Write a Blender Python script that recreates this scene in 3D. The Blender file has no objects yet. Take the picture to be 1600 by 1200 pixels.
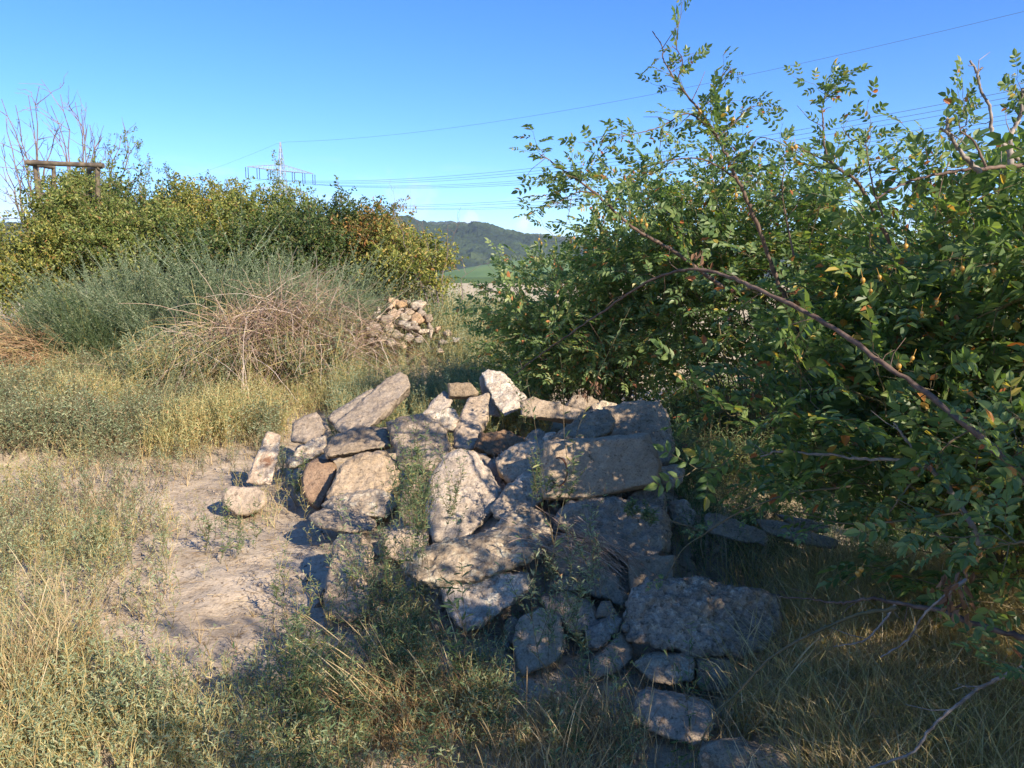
import bpy, bmesh, math, random
import numpy as np
from mathutils import Vector, Matrix, noise as mnoise

R = math.radians
rng = np.random.default_rng(7)
random.seed(7)
scene = bpy.context.scene
COL = scene.collection

# ------------------------------------------------------------------ camera, sky, sun, exposure
CAM_H, PITCH, FPX = 1.6, R(8.0), 1208.0
cd = bpy.data.cameras.new('camera')
cd.lens = 27.2; cd.sensor_width = 36; cd.clip_start = 0.05; cd.clip_end = 9000
cam = bpy.data.objects.new('camera', cd); COL.objects.link(cam)
cam.location = (0, 0, CAM_H); cam.rotation_euler = (R(90) - PITCH, 0, 0)
scene.camera = cam

SUN_EL, SUN_AZ = R(30), R(140)          # azimuth clockwise from +Y (the way the camera looks)
world = bpy.data.worlds.new('World'); scene.world = world; world.use_nodes = True
wn, wl = world.node_tree.nodes, world.node_tree.links
wn.clear()
w_out = wn.new('ShaderNodeOutputWorld'); w_bg = wn.new('ShaderNodeBackground'); w_bg.inputs[1].default_value = 0.118
w_sky = wn.new('ShaderNodeTexSky'); w_sky.sky_type = 'NISHITA'; w_sky.sun_disc = False
w_sky.sun_elevation = SUN_EL; w_sky.sun_rotation = SUN_AZ
w_sky.air_density = 0.85; w_sky.dust_density = 0.0; w_sky.ozone_density = 5.0; w_sky.altitude = 0
w_tc = wn.new('ShaderNodeTexCoord')
def wmath(op, a, b=None, c=None):
    n = wn.new('ShaderNodeMath'); n.operation = op
    for i, v in enumerate((a, b, c)):
        if v is None: continue
        if isinstance(v, (int, float)): n.inputs[i].default_value = v
        else: wl.new(v, n.inputs[i])
    return n.outputs[0]
def pix_dir(px, py):
    a = (px - 800) / FPX; v = (600 - py) / FPX
    d = Vector((a, math.cos(PITCH) + v * math.sin(PITCH), v * math.cos(PITCH) - math.sin(PITCH)))
    return d.normalized()
w_nz = wn.new('ShaderNodeTexNoise'); w_nz.inputs['Scale'].default_value = 9; w_nz.inputs['Detail'].default_value = 6
w_map = wn.new('ShaderNodeMapping'); w_map.inputs['Scale'].default_value = (1, 1, 5)
wl.new(w_tc.outputs['Generated'], w_map.inputs[0]); wl.new(w_map.outputs[0], w_nz.inputs['Vector'])
w_n2 = wn.new('ShaderNodeTexNoise'); w_n2.inputs['Scale'].default_value = 70; w_n2.inputs['Detail'].default_value = 5
wl.new(w_tc.outputs['Generated'], w_n2.inputs['Vector'])
def puff(px, py, rad, amt):
    d = pix_dir(px, py)
    s = wn.new('ShaderNodeVectorMath'); s.operation = 'DISTANCE'; s.inputs[1].default_value = d
    wl.new(w_tc.outputs['Generated'], s.inputs[0])
    q = wmath('ADD', s.outputs['Value'], wmath('MULTIPLY', wmath('SUBTRACT', w_n2.outputs[0], 0.5), rad * 1.9))
    m = wn.new('ShaderNodeMapRange'); m.interpolation_type = 'SMOOTHSTEP'
    m.inputs['From Min'].default_value = rad; m.inputs['From Max'].default_value = rad * 0.25
    m.inputs['To Min'].default_value = 0; m.inputs['To Max'].default_value = amt
    wl.new(q, m.inputs['Value']); return m.outputs[0]
w_sep = wn.new('ShaderNodeSeparateXYZ'); wl.new(w_tc.outputs['Generated'], w_sep.inputs[0])
band = wn.new('ShaderNodeMapRange'); band.interpolation_type = 'SMOOTHSTEP'
for k, v in (('From Min', 0.17), ('From Max', 0.03), ('To Min', 0), ('To Max', 1)): band.inputs[k].default_value = v
wl.new(w_sep.outputs[2], band.inputs['Value'])
cl = wn.new('ShaderNodeMapRange'); cl.interpolation_type = 'SMOOTHSTEP'
for k, v in (('From Min', 0.52), ('From Max', 0.78), ('To Min', 0), ('To Max', 0.75)): cl.inputs[k].default_value = v
wl.new(w_nz.outputs[0], cl.inputs['Value'])
fac = wmath('MULTIPLY', band.outputs[0], cl.outputs[0])
fac = wmath('MAXIMUM', fac, puff(819, 350, 0.013, 0.8)); fac = wmath('MAXIMUM', fac, puff(735, 352, 0.018, 0.6))
fac = wmath('MAXIMUM', fac, puff(640, 318, 0.04, 0.22)); fac = wmath('MAXIMUM', fac, puff(30, 340, 0.05, 0.5))
w_mix = wn.new('ShaderNodeMix'); w_mix.data_type = 'RGBA'
wl.new(fac, w_mix.inputs[0]); w_mix.inputs[7].default_value = (4.6, 4.5, 5.2, 1)
w_hsv = wn.new('ShaderNodeHueSaturation'); w_hsv.inputs['Saturation'].default_value = 1.2; w_hsv.inputs['Hue'].default_value = 0.510
wl.new(w_sky.outputs[0], w_hsv.inputs['Color']); wl.new(w_hsv.outputs[0], w_mix.inputs[6])
wl.new(w_mix.outputs[2], w_bg.inputs[0]); wl.new(w_bg.outputs[0], w_out.inputs[0])

sun_d = bpy.data.lights.new('sun', 'SUN'); sun_d.energy = 4.5; sun_d.angle = R(0.53); sun_d.color = (1.0, 0.87, 0.72)
sun = bpy.data.objects.new('sun', sun_d); COL.objects.link(sun)
SUNV = Vector((math.sin(SUN_AZ) * math.cos(SUN_EL), math.cos(SUN_AZ) * math.cos(SUN_EL), math.sin(SUN_EL)))
sun.rotation_euler = SUNV.to_track_quat('Z', 'Y').to_euler()
vs = scene.view_settings; vs.view_transform = 'Standard'; vs.look = 'None'; vs.exposure = 1.08; vs.gamma = 1; vs.use_curve_mapping = False
scene.cycles.max_bounces = 7; scene.cycles.diffuse_bounces = 4; scene.cycles.transmission_bounces = 4
scene.cycles.transparent_max_bounces = 4; scene.cycles.volume_bounces = 0

# ------------------------------------------------------------------ helpers
def W(px, py, Y):
    """the point of the place seen at that spot of the photograph, Y metres ahead"""
    a = (px - 800) / FPX; v = (600 - py) / FPX
    y = math.cos(PITCH) + v * math.sin(PITCH); z = v * math.cos(PITCH) - math.sin(PITCH)
    return Vector((a * Y / y, Y, CAM_H + z * Y / y))
def proj(P):
    P = np.asarray(P, float); x = P[..., 0]; y = P[..., 1]; z = P[..., 2] - CAM_H
    f = y * math.cos(PITCH) - z * math.sin(PITCH); u = y * math.sin(PITCH) + z * math.cos(PITCH)
    f = np.maximum(f, 1e-3)
    return 800 + FPX * x / f, 600 - FPX * u / f

def tag(o, label=None, cat=None, group=None, kind=None):
    if label: o['label'] = label
    if cat: o['category'] = cat
    if group: o['group'] = group
    if kind: o['kind'] = kind
    return o
def empty(name, loc, label=None, cat=None, group=None):
    o = bpy.data.objects.new(name, None); COL.objects.link(o); o.location = loc; o.empty_display_size = 0.1
    bpy.context.view_layer.update() if False else None
    return tag(o, label, cat, group)

class Geo:
    def __init__(s): s.v = []; s.f = {}; s.n = 0
    def add(s, V, F):
        V = np.asarray(V, float).reshape(-1, 3); F = np.asarray(F, int)
        if len(V) == 0 or len(F) == 0: return
        s.v.append(V); s.f.setdefault(F.shape[1], []).append(F + s.n); s.n += len(V)
    def box(s, c, size, rot=None):
        q = np.array([[x, y, z] for x in (-.5, .5) for y in (-.5, .5) for z in (-.5, .5)]) * np.array(size)
        if rot is not None: q = q @ np.array(rot).T
        s.add(q + np.array(c), [[0, 1, 3, 2], [4, 6, 7, 5], [0, 4, 5, 1], [2, 3, 7, 6], [0, 2, 6, 4], [1, 5, 7, 3]])
    def tubes(s, P, r, sides=3):
        """P (N,K,3) paths, r (N,K) radii"""
        P = np.asarray(P, float); N, K = P.shape[:2]
        if N == 0: return
        r = np.broadcast_to(np.asarray(r, float), (N, K))
        t = np.gradient(P, axis=1); t /= np.linalg.norm(t, axis=2, keepdims=True) + 1e-9
        ref = np.array([0.31, 0.22, 0.92]); ref2 = np.array([0.9, -0.4, 0.1])
        m = np.abs((t * ref).sum(2)).max(1) > 0.93
        rf = np.where(m[:, None, None], ref2, ref)
        u = np.cross(t, rf); u /= np.linalg.norm(u, axis=2, keepdims=True) + 1e-9
        w = np.cross(t, u)
        a = np.arange(sides) * 2 * np.pi / sides
        V = P[:, :, None] + r[:, :, None, None] * (np.cos(a)[:, None] * u[:, :, None] + np.sin(a)[:, None] * w[:, :, None])
        i = np.arange(N)[:, None, None] * K * sides; k = np.arange(K - 1)[None, :, None] * sides; j = np.arange(sides)[None, None]
        j2 = (j + 1) % sides
        F = np.stack([i + k + j, i + k + j2, i + k + sides + j2, i + k + sides + j], -1).reshape(-1, 4)
        s.add(V.reshape(-1, 3), F)
        cap = np.arange(N)[:, None] * K * sides + (K - 1) * sides + np.arange(sides)[None]
        if sides in (3, 4): s.f.setdefault(sides, []).append(cap + s.n - N * K * sides)
    def tube(s, pts, r, sides=6):
        pts = np.array([list(p) for p in pts]); r = np.array(r, float) * np.ones(len(pts)); s.tubes(pts[None], r[None], sides)
    def build(s, name, mat, parent=None, smooth=False):
        me = bpy.data.meshes.new(name)
        V = np.concatenate(s.v) if s.v else np.zeros((0, 3))
        base = np.zeros(3)
        if parent is not None: base = np.array(parent_world(parent))
        V = V - base
        me.vertices.add(len(V)); me.vertices.foreach_set('co', V.astype(np.float32).ravel())
        loops = []; starts = []; tot = []; n = 0
        for k, L in s.f.items():
            F = np.concatenate(L); loops.append(F.ravel()); starts.append(n + np.arange(len(F)) * k); tot.append(np.full(len(F), k)); n += F.size
        if n:
            loops = np.concatenate(loops); starts = np.concatenate(starts); tot = np.concatenate(tot)
            me.loops.add(n); me.loops.foreach_set('vertex_index', loops.astype(np.int32))
            me.polygons.add(len(starts)); me.polygons.foreach_set('loop_start', starts.astype(np.int32))
            me.polygons.foreach_set('loop_total', tot.astype(np.int32))
            me.polygons.foreach_set('use_smooth', np.full(len(starts), smooth))
        me.update(calc_edges=True)
        me.materials.append(mat)
        o = bpy.data.objects.new(name, me); COL.objects.link(o)
        if parent is not None: o.parent = parent
        return o
def parent_world(p):
    v = Vector((0, 0, 0))
    while p is not None: v = v + p.location; p = p.parent
    return v
def link(name, me, mat, parent=None):
    o = bpy.data.objects.new(name, me); COL.objects.link(o); me.materials.clear(); me.materials.append(mat)
    if parent is not None: o.parent = parent
    return o

def spline(pts, n):
    """smooth resampling of control points (each x,y,z) by Catmull-Rom"""
    P = np.array([list(p) for p in pts], float); P = np.vstack([2 * P[0] - P[1], P, 2 * P[-1] - P[-2]])
    m = len(P) - 3; out = []
    for u in np.linspace(0, m - 1e-6, n):
        i = int(u); t = u - i; a, b, c, d = P[i:i + 4]
        out.append(0.5 * (2 * b + (c - a) * t + (2 * a - 5 * b + 4 * c - d) * t * t + (3 * b - a - 3 * c + d) * t ** 3))
    return np.array(out)

def rots(yaw, pitch, roll):
    """(N,3,3): roll about x, pitch the x axis up, yaw about z"""
    cy, sy, cp, sp, cr, sr = np.cos(yaw), np.sin(yaw), np.cos(pitch), np.sin(pitch), np.cos(roll), np.sin(roll)
    N = len(yaw); Z = np.zeros((N, 3, 3)); Y = np.zeros((N, 3, 3)); X = np.zeros((N, 3, 3))
    Z[:, 0, 0] = cy; Z[:, 0, 1] = -sy; Z[:, 1, 0] = sy; Z[:, 1, 1] = cy; Z[:, 2, 2] = 1
    Y[:, 0, 0] = cp; Y[:, 0, 2] = -sp; Y[:, 2, 0] = sp; Y[:, 2, 2] = cp; Y[:, 1, 1] = 1
    X[:, 0, 0] = 1; X[:, 1, 1] = cr; X[:, 1, 2] = -sr; X[:, 2, 1] = sr; X[:, 2, 2] = cr
    return Z @ Y @ X
def leaf_mesh(base, d, nrm, L, Wd, fold=0.25):
    """pointed oval leaves as two halves folded along the midrib"""
    base, d, nrm = map(np.asarray, (base, d, nrm)); n = len(base)
    d = d / (np.linalg.norm(d, axis=1, keepdims=True) + 1e-9)
    s = np.cross(nrm, d); s /= np.linalg.norm(s, axis=1, keepdims=True) + 1e-9
    u = np.cross(d, s)
    L = np.asarray(L)[:, None]; Wd = np.asarray(Wd)[:, None]
    tip = base + d * L - u * L * 0.12
    l1 = base + d * L * .28 + s * Wd * .46 + u * Wd * fold; l2 = base + d * L * .66 + s * Wd * .40 + u * Wd * fold * .6
    r1 = base + d * L * .28 - s * Wd * .46 + u * Wd * fold; r2 = base + d * L * .66 - s * Wd * .40 + u * Wd * fold * .6
    V = np.stack([base, l1, l2, tip, r2, r1], 1).reshape(-1, 3)
    o = np.arange(n)[:, None] * 6
    F = np.concatenate([o + np.array([[0, 3, 2, 1]]), o + np.array([[0, 5, 4, 3]])])
    return V, F
def blade_mesh(P, w, side):
    """grass blades: P (N,K,3) centre lines, w (N,K) widths, side (N,3)"""
    N, K = P.shape[:2]
    V = np.stack([P - side[:, None] * w[..., None] / 2, P + side[:, None] * w[..., None] / 2], 2).reshape(-1, 3)
    i = np.arange(N)[:, None] * K * 2; k = np.arange(K - 1)[None] * 2
    F = np.stack([i + k, i + k + 1, i + k + 3, i + k + 2], -1).reshape(-1, 4)
    return V, F
def scatter(protos, pos, rot, scl, which=None):
    """copies of ready (V,F) pieces, all in one go; returns merged (V,F) list"""
    out = []; n = len(pos)
    if which is None: which = rng.integers(0, len(protos), n)
    for i, (V, F) in enumerate(protos):
        m = which == i
        if not m.any() or len(V) == 0: continue
        A = np.einsum('nij,vj->nvi', rot[m], V) * scl[m][:, None, None] + pos[m][:, None]
        Fo = F[None] + (np.arange(m.sum()) * len(V))[:, None, None]
        out.append((A.reshape(-1, 3), Fo.reshape(-1, F.shape[1])))
    return out

# ------------------------------------------------------------------ materials
def newmat(name):
    m = bpy.data.materials.new(name); m.use_nodes = True; nt = m.node_tree
    for n in list(nt.nodes): nt.nodes.remove(n)
    out = nt.nodes.new('ShaderNodeOutputMaterial'); return m, nt, out
def N_(nt, t, **kw):
    n = nt.nodes.new(t)
    for k, v in kw.items():
        if k in n.inputs: n.inputs[k].default_value = v
        else: setattr(n, k, v)
    return n
def ramp(nt, src, stops, interp='LINEAR'):
    r = nt.nodes.new('ShaderNodeValToRGB'); r.color_ramp.interpolation = interp
    e = r.color_ramp.elements
    while len(e) > 1: e.remove(e[-1])
    e[0].position = stops[0][0]; e[0].color = (*stops[0][1], 1)
    for p, c in stops[1:]:
        q = e.new(p); q.color = (*c, 1)
    nt.links.new(src, r.inputs[0]); return r.outputs[0]
def mixc(nt, f, a, b, mode='MIX'):
    m = nt.nodes.new('ShaderNodeMix'); m.data_type = 'RGBA'; m.blend_type = mode
    for i, v in ((0, f), (6, a), (7, b)):
        if hasattr(v, 'is_output') or hasattr(v, 'links'): nt.links.new(v, m.inputs[i])
        elif i == 0: m.inputs[0].default_value = v
        else: m.inputs[i].default_value = (*v, 1)
    return m.outputs[2]
def leafmat(name, stops, trans=0.35, rough=0.5, spec=0.35):
    m, nt, out = newmat(name); L = nt.links
    g = nt.nodes.new('ShaderNodeNewGeometry')
    c = ramp(nt, g.outputs['Random Per Island'], stops)
    b = N_(nt, 'ShaderNodeBsdfPrincipled', Roughness=rough); b.inputs['Specular IOR Level'].default_value = spec
    L.new(c, b.inputs['Base Color'])
    t = nt.nodes.new('ShaderNodeBsdfTranslucent')
    L.new(mixc(nt, 1.0, c, (1.5, 1.6, 0.6), 'MULTIPLY'), t.inputs[0])
    mx = nt.nodes.new('ShaderNodeMixShader'); mx.inputs[0].default_value = trans
    L.new(b.outputs[0], mx.inputs[1]); L.new(t.outputs[0], mx.inputs[2]); L.new(mx.outputs[0], out.inputs[0]); return m
def barkmat(name, a, b, scale=40):
    m, nt, out = newmat(name); L = nt.links
    tc = nt.nodes.new('ShaderNodeTexCoord'); nz = N_(nt, 'ShaderNodeTexNoise', Scale=scale, Detail=4.0)
    L.new(tc.outputs['Object'], nz.inputs['Vector'])
    c = ramp(nt, nz.outputs[0], [(0.35, a), (0.65, b)])
    p = N_(nt, 'ShaderNodeBsdfPrincipled', Roughness=0.75); L.new(c, p.inputs['Base Color']); L.new(p.outputs[0], out.inputs[0]); return m
def flatmat(name, c, rough=0.7, metal=0.0):
    m, nt, out = newmat(name)
    tc = nt.nodes.new('ShaderNodeTexCoord'); nz = N_(nt, 'ShaderNodeTexNoise', Scale=3.0, Detail=3.0)
    nt.links.new(tc.outputs['Object'], nz.inputs['Vector'])
    col = ramp(nt, nz.outputs[0], [(0.3, tuple(x * .8 for x in c)), (0.7, tuple(min(1, x * 1.15) for x in c))])
    p = N_(nt, 'ShaderNodeBsdfPrincipled', Roughness=rough, Metallic=metal)
    nt.links.new(col, p.inputs['Base Color']); nt.links.new(p.outputs[0], out.inputs[0]); return m

def concrete(name, tan, light, dark, white=0.5, pebble=0.4, rust=0.0, fine=1.0):
    tan, light, dark = [(a * 1.03, b * .98, c * .89) for a, b, c in (tan, light, dark)]
    m, nt, out = newmat(name); L = nt.links
    tc = nt.nodes.new('ShaderNodeTexCoord'); oi = nt.nodes.new('ShaderNodeObjectInfo')
    off = N_(nt, 'ShaderNodeVectorMath', operation='MULTIPLY_ADD')
    cmb = nt.nodes.new('ShaderNodeCombineXYZ')
    for i in range(3): L.new(oi.outputs['Random'], cmb.inputs[i])
    L.new(cmb.outputs[0], off.inputs[0]); off.inputs[1].default_value = (37, 53, 71); L.new(tc.outputs['Object'], off.inputs[2])
    V = off.outputs[0]
    def nz(s, d=6.0, r=0.6, vec=V):
        n = N_(nt, 'ShaderNodeTexNoise', Scale=s, Detail=d, Roughness=r); L.new(vec, n.inputs['Vector']); return n.outputs[0]
    n1 = nz(6, 8, .65); n2 = nz(22, 8, .7); n3 = nz(110, 3, .6); n4 = nz(7, 8, .7)
    c = ramp(nt, n1, [(0.32, dark), (0.5, tan), (0.7, light)])
    c2 = ramp(nt, n2, [(0.3, tuple(x * .62 for x in tan)), (0.52, tan), (0.68, light)])
    c = mixc(nt, 0.5, c, c2)
    wm = ramp(nt, nz(19, 10, .75), [(0.50 + .12 * (1 - white), (0, 0, 0)), (0.60 + .12 * (1 - white), (1, 1, 1))])
    c = mixc(nt, mixc(nt, .6, (0, 0, 0), wm), c, tuple(min(.68, x * 1.25) for x in light))
    vo = N_(nt, 'ShaderNodeTexVoronoi', Scale=46.0); L.new(V, vo.inputs['Vector'])
    vc = ramp(nt, vo.outputs['Color'], [(0.0, (.62, .6, .58)), (0.5, (1, 1, 1)), (1.0, (1.25, 1.15, 1.05))])
    c = mixc(nt, min(1, pebble * 1.1), c, mixc(nt, 1.0, c, vc, 'MULTIPLY'))
    spk = ramp(nt, n3, [(0.3, (.6, .58, .55)), (0.5, (1, 1, 1)), (0.75, (1.2, 1.18, 1.15))])
    c = mixc(nt, 0.8, c, mixc(nt, 1.0, c, spk, 'MULTIPLY'))
    lich = ramp(nt, nz(15, 6, .7), [(0.60, (0, 0, 0)), (0.66, (1, 1, 1))])
    c = mixc(nt, mixc(nt, 0.7, (0, 0, 0), lich), c, (.11, .08, .05))
    crk = ramp(nt, nz(34, 8, .8), [(.36, (.35, .33, .30)), (.44, (1, 1, 1))]); c = mixc(nt, 1.0, c, crk, 'MULTIPLY')
    hs = nt.nodes.new('ShaderNodeHueSaturation'); L.new(c, hs.inputs['Color'])
    def omap(a_, b_, k):
        q = N_(nt, 'ShaderNodeMath', operation='MULTIPLY_ADD'); f = N_(nt, 'ShaderNodeMath', operation='FRACT'); w = N_(nt, 'ShaderNodeMath', operation='MULTIPLY'); w.inputs[1].default_value = k
        L.new(oi.outputs['Random'], w.inputs[0]); L.new(w.outputs[0], f.inputs[0]); L.new(f.outputs[0], q.inputs[0]); q.inputs[1].default_value = b_ - a_; q.inputs[2].default_value = a_; return q.outputs[0]
    L.new(omap(.75, 1.2, 7.3), hs.inputs['Value']); L.new(omap(.78, 1.05, 13.1), hs.inputs['Saturation']); c = hs.outputs[0]
    if rust > 0:
        rm = ramp(nt, n4, [(0.62 - rust * .3, (0, 0, 0)), (0.72 - rust * .3, (1, 1, 1))])
        c = mixc(nt, rm, c, mixc(nt, n2, (.14, .07, .04), (.30, .17, .10)))
    p = N_(nt, 'ShaderNodeBsdfPrincipled', Roughness=0.92); p.inputs['Specular IOR Level'].default_value = .2
    L.new(c, p.inputs['Base Color'])
    b1 = N_(nt, 'ShaderNodeBump', Strength=0.9 * fine, Distance=0.014); L.new(n2, b1.inputs['Height'])
    b2 = N_(nt, 'ShaderNodeBump', Strength=0.8 * pebble, Distance=0.010); L.new(vo.outputs['Distance'], b2.inputs['Height']); L.new(b1.outputs[0], b2.inputs['Normal'])
    b3 = N_(nt, 'ShaderNodeBump', Strength=0.9 * fine, Distance=0.005); L.new(n3, b3.inputs['Height']); L.new(b2.outputs[0], b3.inputs['Normal'])
    L.new(b3.outputs[0], p.inputs['Normal']); L.new(p.outputs[0], out.inputs[0]); return m
M = {}
M['tan'] = concrete('tan_concrete', (.37, .30, .22), (.52, .44, .35), (.21, .165, .12), .35, .35)
M['white'] = concrete('lime_white_concrete', (.38, .32, .25), (.60, .53, .44), (.22, .17, .12), 1.0, .55)
M['grey'] = concrete('grey_concrete', (.37, .31, .24), (.54, .47, .38), (.22, .18, .135), .5, .45)
M['brown'] = concrete('brown_stone', (.29, .19, .12), (.40, .29, .19), (.17, .11, .07), .0, .1, fine=1.3)
M['pebbly'] = concrete('pebbly_concrete', (.33, .28, .23), (.56, .51, .45), (.17, .135, .11), .8, .95)
M['moss'] = concrete('lichen_covered_concrete', (.42, .34, .26), (.66, .58, .48), (.26, .19, .14), .7, .3, rust=.30)
M['smooth'] = concrete('smooth_cast_concrete', (.39, .315, .235), (.51, .43, .335), (.27, .215, .16), .3, .15, fine=.7)
M['orange'] = concrete('orange_rubble', (.44, .31, .19), (.56, .44, .31), (.28, .19, .12), .1, .3)
M['brick'] = concrete('red_brick', (.26, .08, .05), (.33, .13, .09), (.17, .06, .04), .0, .2)
M['rust'] = flatmat('rusty_iron', (.13, .05, .025), .85)

G = [(0, (.028, .055, .012)), (.3, (.045, .085, .018)), (.6, (.075, .125, .028)), (.85, (.11, .16, .04)), (.95, (.20, .19, .04)), (.99, (.28, .14, .03))]
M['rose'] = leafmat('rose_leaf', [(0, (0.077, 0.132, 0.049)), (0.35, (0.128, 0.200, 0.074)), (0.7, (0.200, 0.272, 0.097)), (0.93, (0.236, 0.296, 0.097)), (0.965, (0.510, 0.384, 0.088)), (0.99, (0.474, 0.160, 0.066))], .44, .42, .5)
M['roseback'] = leafmat('rose_leaf_painted_sunlit', [(0, (0.113, 0.190, 0.069)), (0.5, (0.223, 0.296, 0.126)), (0.8, (0.344, 0.404, 0.182)), (0.93, (0.482, 0.460, 0.182)), (0.98, (0.619, 0.247, 0.114))], .48, .45, .45)  # yellower rose greens, lightened to paint sunlight into the back bush's leaves
M['hedge'] = leafmat('hedge_leaf', [(0, (.10, .14, .04)), (.4, (.17, .22, .06)), (.75, (.26, .29, .08)), (.93, (.36, .35, .10)), (1, (.36, .20, .08))], .35) #[(0, (0.092, 0.138, 0.029)), (0.4, (0.161, 0.201, 0.040)), (0.7, (0.196, 0.218, 0.046)), (0.85, (0.310, 0.287, 0.057)), (0.93, (0.414, 0.322, 0.069)), (0.98, (0.287, 0.115, 0.046))], .35)
M['hedgegold'] = leafmat('yellowing_leaf', [(0, (.12, .15, .04)), (.4, (.22, .25, .06)), (.7, (.36, .35, .09)), (.93, (.46, .38, .10)), (1, (.40, .20, .08))], .35) #[(0, (0.084, 0.116, 0.021)), (0.4, (0.179, 0.200, 0.032)), (0.7, (0.315, 0.273, 0.042)), (0.9, (0.399, 0.231, 0.053)), (1, (0.315, 0.105, 0.032))], .35)
M['hedgedark'] = leafmat('dark_green_leaf', [(0, (0.036, 0.066, 0.024)), (0.6, (0.084, 0.132, 0.036)), (0.92, (0.144, 0.180, 0.048)), (1, (0.264, 0.216, 0.072))], .3)
M['autumn'] = leafmat('reddening_leaf', [(0, (.09, .13, .03)), (.45, (.20, .19, .05)), (.65, (.34, .24, .06)), (.8, (.34, .14, .06)), (1, (.45, .28, .08))], .35)
M['mugwort'] = leafmat('grey_green_leaf', [(0, (0.144, 0.198, 0.114)), (0.5, (0.228, 0.282, 0.168)), (0.85, (0.324, 0.372, 0.228)), (1, (0.456, 0.420, 0.264))], .28, .65, .2)
M['orache'] = leafmat('silvery_leaf', [(0, (0.157, 0.209, 0.110)), (0.45, (0.269, 0.319, 0.187)), (0.8, (0.392, 0.429, 0.264)), (0.95, (0.504, 0.429, 0.242)), (1, (0.448, 0.242, 0.121))], .28, .65, .2)
M['orachedry'] = leafmat('olive_field_leaf', [(0, (0.227, 0.263, 0.125)), (0.45, (0.346, 0.367, 0.180)), (0.75, (0.464, 0.441, 0.220)), (0.93, (0.540, 0.399, 0.200)), (1, (0.497, 0.273, 0.140))], .28, .65, .2)
M['greenweed'] = leafmat('green_weed_leaf', [(0, (0.072, 0.127, 0.054)), (0.5, (0.144, 0.207, 0.096)), (0.85, (0.228, 0.287, 0.144)), (1, (0.432, 0.368, 0.120))], .32, .55, .3)
M['straw'] = leafmat('straw', [(0, (.26, .17, .08)), (.5, (.42, .31, .16)), (.85, (.56, .44, .25)), (1, (.62, .54, .36))], .2, .6, .3)
M['olivestraw'] = leafmat('half_dry_grass', [(0, (0.248, 0.212, 0.077)), (0.5, (0.469, 0.370, 0.143)), (0.85, (0.648, 0.503, 0.220)), (1, (0.700, 0.635, 0.341))], .25, .6, .3)
M['redstraw'] = leafmat('reddish_straw', [(0, (.20, .10, .05)), (.5, (.40, .24, .12)), (1, (.52, .37, .21))], .2, .6, .3)
M['deadstem'] = leafmat('dead_stem', [(0, (0.235, 0.147, 0.104)), (0.5, (0.427, 0.294, 0.208)), (0.85, (0.566, 0.430, 0.322)), (1, (0.662, 0.557, 0.448))], .05, .8, .2)
M['bark'] = barkmat('reddish_brown_bark', (.075, .045, .032), (.18, .12, .085))
M['barkpale'] = barkmat('pale_dead_bark', (.15, .12, .095), (.33, .28, .23))
M['twig'] = barkmat('green_brown_twig', (.09, .085, .035), (.17, .12, .06), 12)
M['oldwood'] = barkmat('weathered_timber', (.085, .065, .045), (.20, .155, .095), 9)
M['steel'] = flatmat('galvanised_steel', (.36, .37, .39), .55, .2)
M['insulator'] = flatmat('dark_insulator', (.06, .055, .055), .4)
M['cable'] = flatmat('grey_cable', (.13, .14, .16), .5, .3)
M['hip'] = leafmat('rose_hip_skin', [(0, (.26, .30, .05)), (.5, (.45, .28, .05)), (1, (.55, .16, .04))], .05, .35, .5)
M['deadleaf'] = leafmat('withered_leaf', [(0, (.16, .08, .045)), (1, (.34, .20, .12))], .2, .7, .2)

# ------------------------------------------------------------------ ground
def sstep(a, b, x):
    t = np.clip((x - a) / (b - a), 0, 1); return t * t * (3 - 2 * t)
_T = rng.uniform(0, 50, (8, 2)); 
def vnoise(x, y, s, seed):
    """cheap smooth value noise on numpy arrays"""
    x = x / s + seed * 17.3; y = y / s + seed * 9.1
    xi = np.floor(x).astype(int); yi = np.floor(y).astype(int); fx = x - xi; fy = y - yi
    fx = fx * fx * (3 - 2 * fx); fy = fy * fy * (3 - 2 * fy)
    def h(a, b):
        n = (a * 374761393 + b * 668265263 + seed * 974711) & 0x7fffffff
        n = ((n ^ (n >> 13)) * 1274126177) & 0x7fffffff
        return ((n ^ (n >> 16)) & 0xffff) / 65535.0
    return (h(xi, yi) * (1 - fx) + h(xi + 1, yi) * fx) * (1 - fy) + (h(xi, yi + 1) * (1 - fx) + h(xi + 1, yi + 1) * fx) * fy
def ground_z(x, y):
    x = np.asarray(x, float); y = np.asarray(y, float)
    z = .10 * (vnoise(x, y, 2.3, 1) - .5) + .05 * (vnoise(x, y, .7, 2) - .5) + .032 * (vnoise(x, y, .22, 3) - .5) + .020 * (vnoise(x, y, .09, 4) - .5)
    near = 1 - sstep(14, 30, np.hypot(x, y)); z = z * (0.25 + .75 * near)
    # soil under the heap of concrete, the bank under the far rubble
    z = z + .40 * np.exp(-(((x - .25) / .95) ** 2 + ((y - 4.9) / 1.25) ** 2) ** 1.5)
    z = z + .55 * np.exp(-(((x + 1.35) / 1.0) ** 2 + ((y - 10.6) / .9) ** 2))
    z = z + .5 * sstep(12.5, 15, y) * (1 - sstep(22, 34, y)) * (1 - sstep(-2.5, 0.5, x))
    return z
def axis(lo, hi, near_lo, near_hi, step, far_n):
    a = np.arange(near_lo, near_hi, step)
    g = np.geomspace(step, hi - near_hi, far_n) + near_hi; l = near_lo - np.geomspace(step, near_lo - lo, far_n)[::-1]
    return np.concatenate([l, a, g])
gx = axis(-3600, 3600, -6, 4.5, .035, 70); gy = axis(-350, 3250, 1.6, 10, .035, 90)
XX, YY = np.meshgrid(gx, gy); ZZ = ground_z(XX, YY)
gg = Geo(); nx, ny = len(gx), len(gy)
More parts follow.
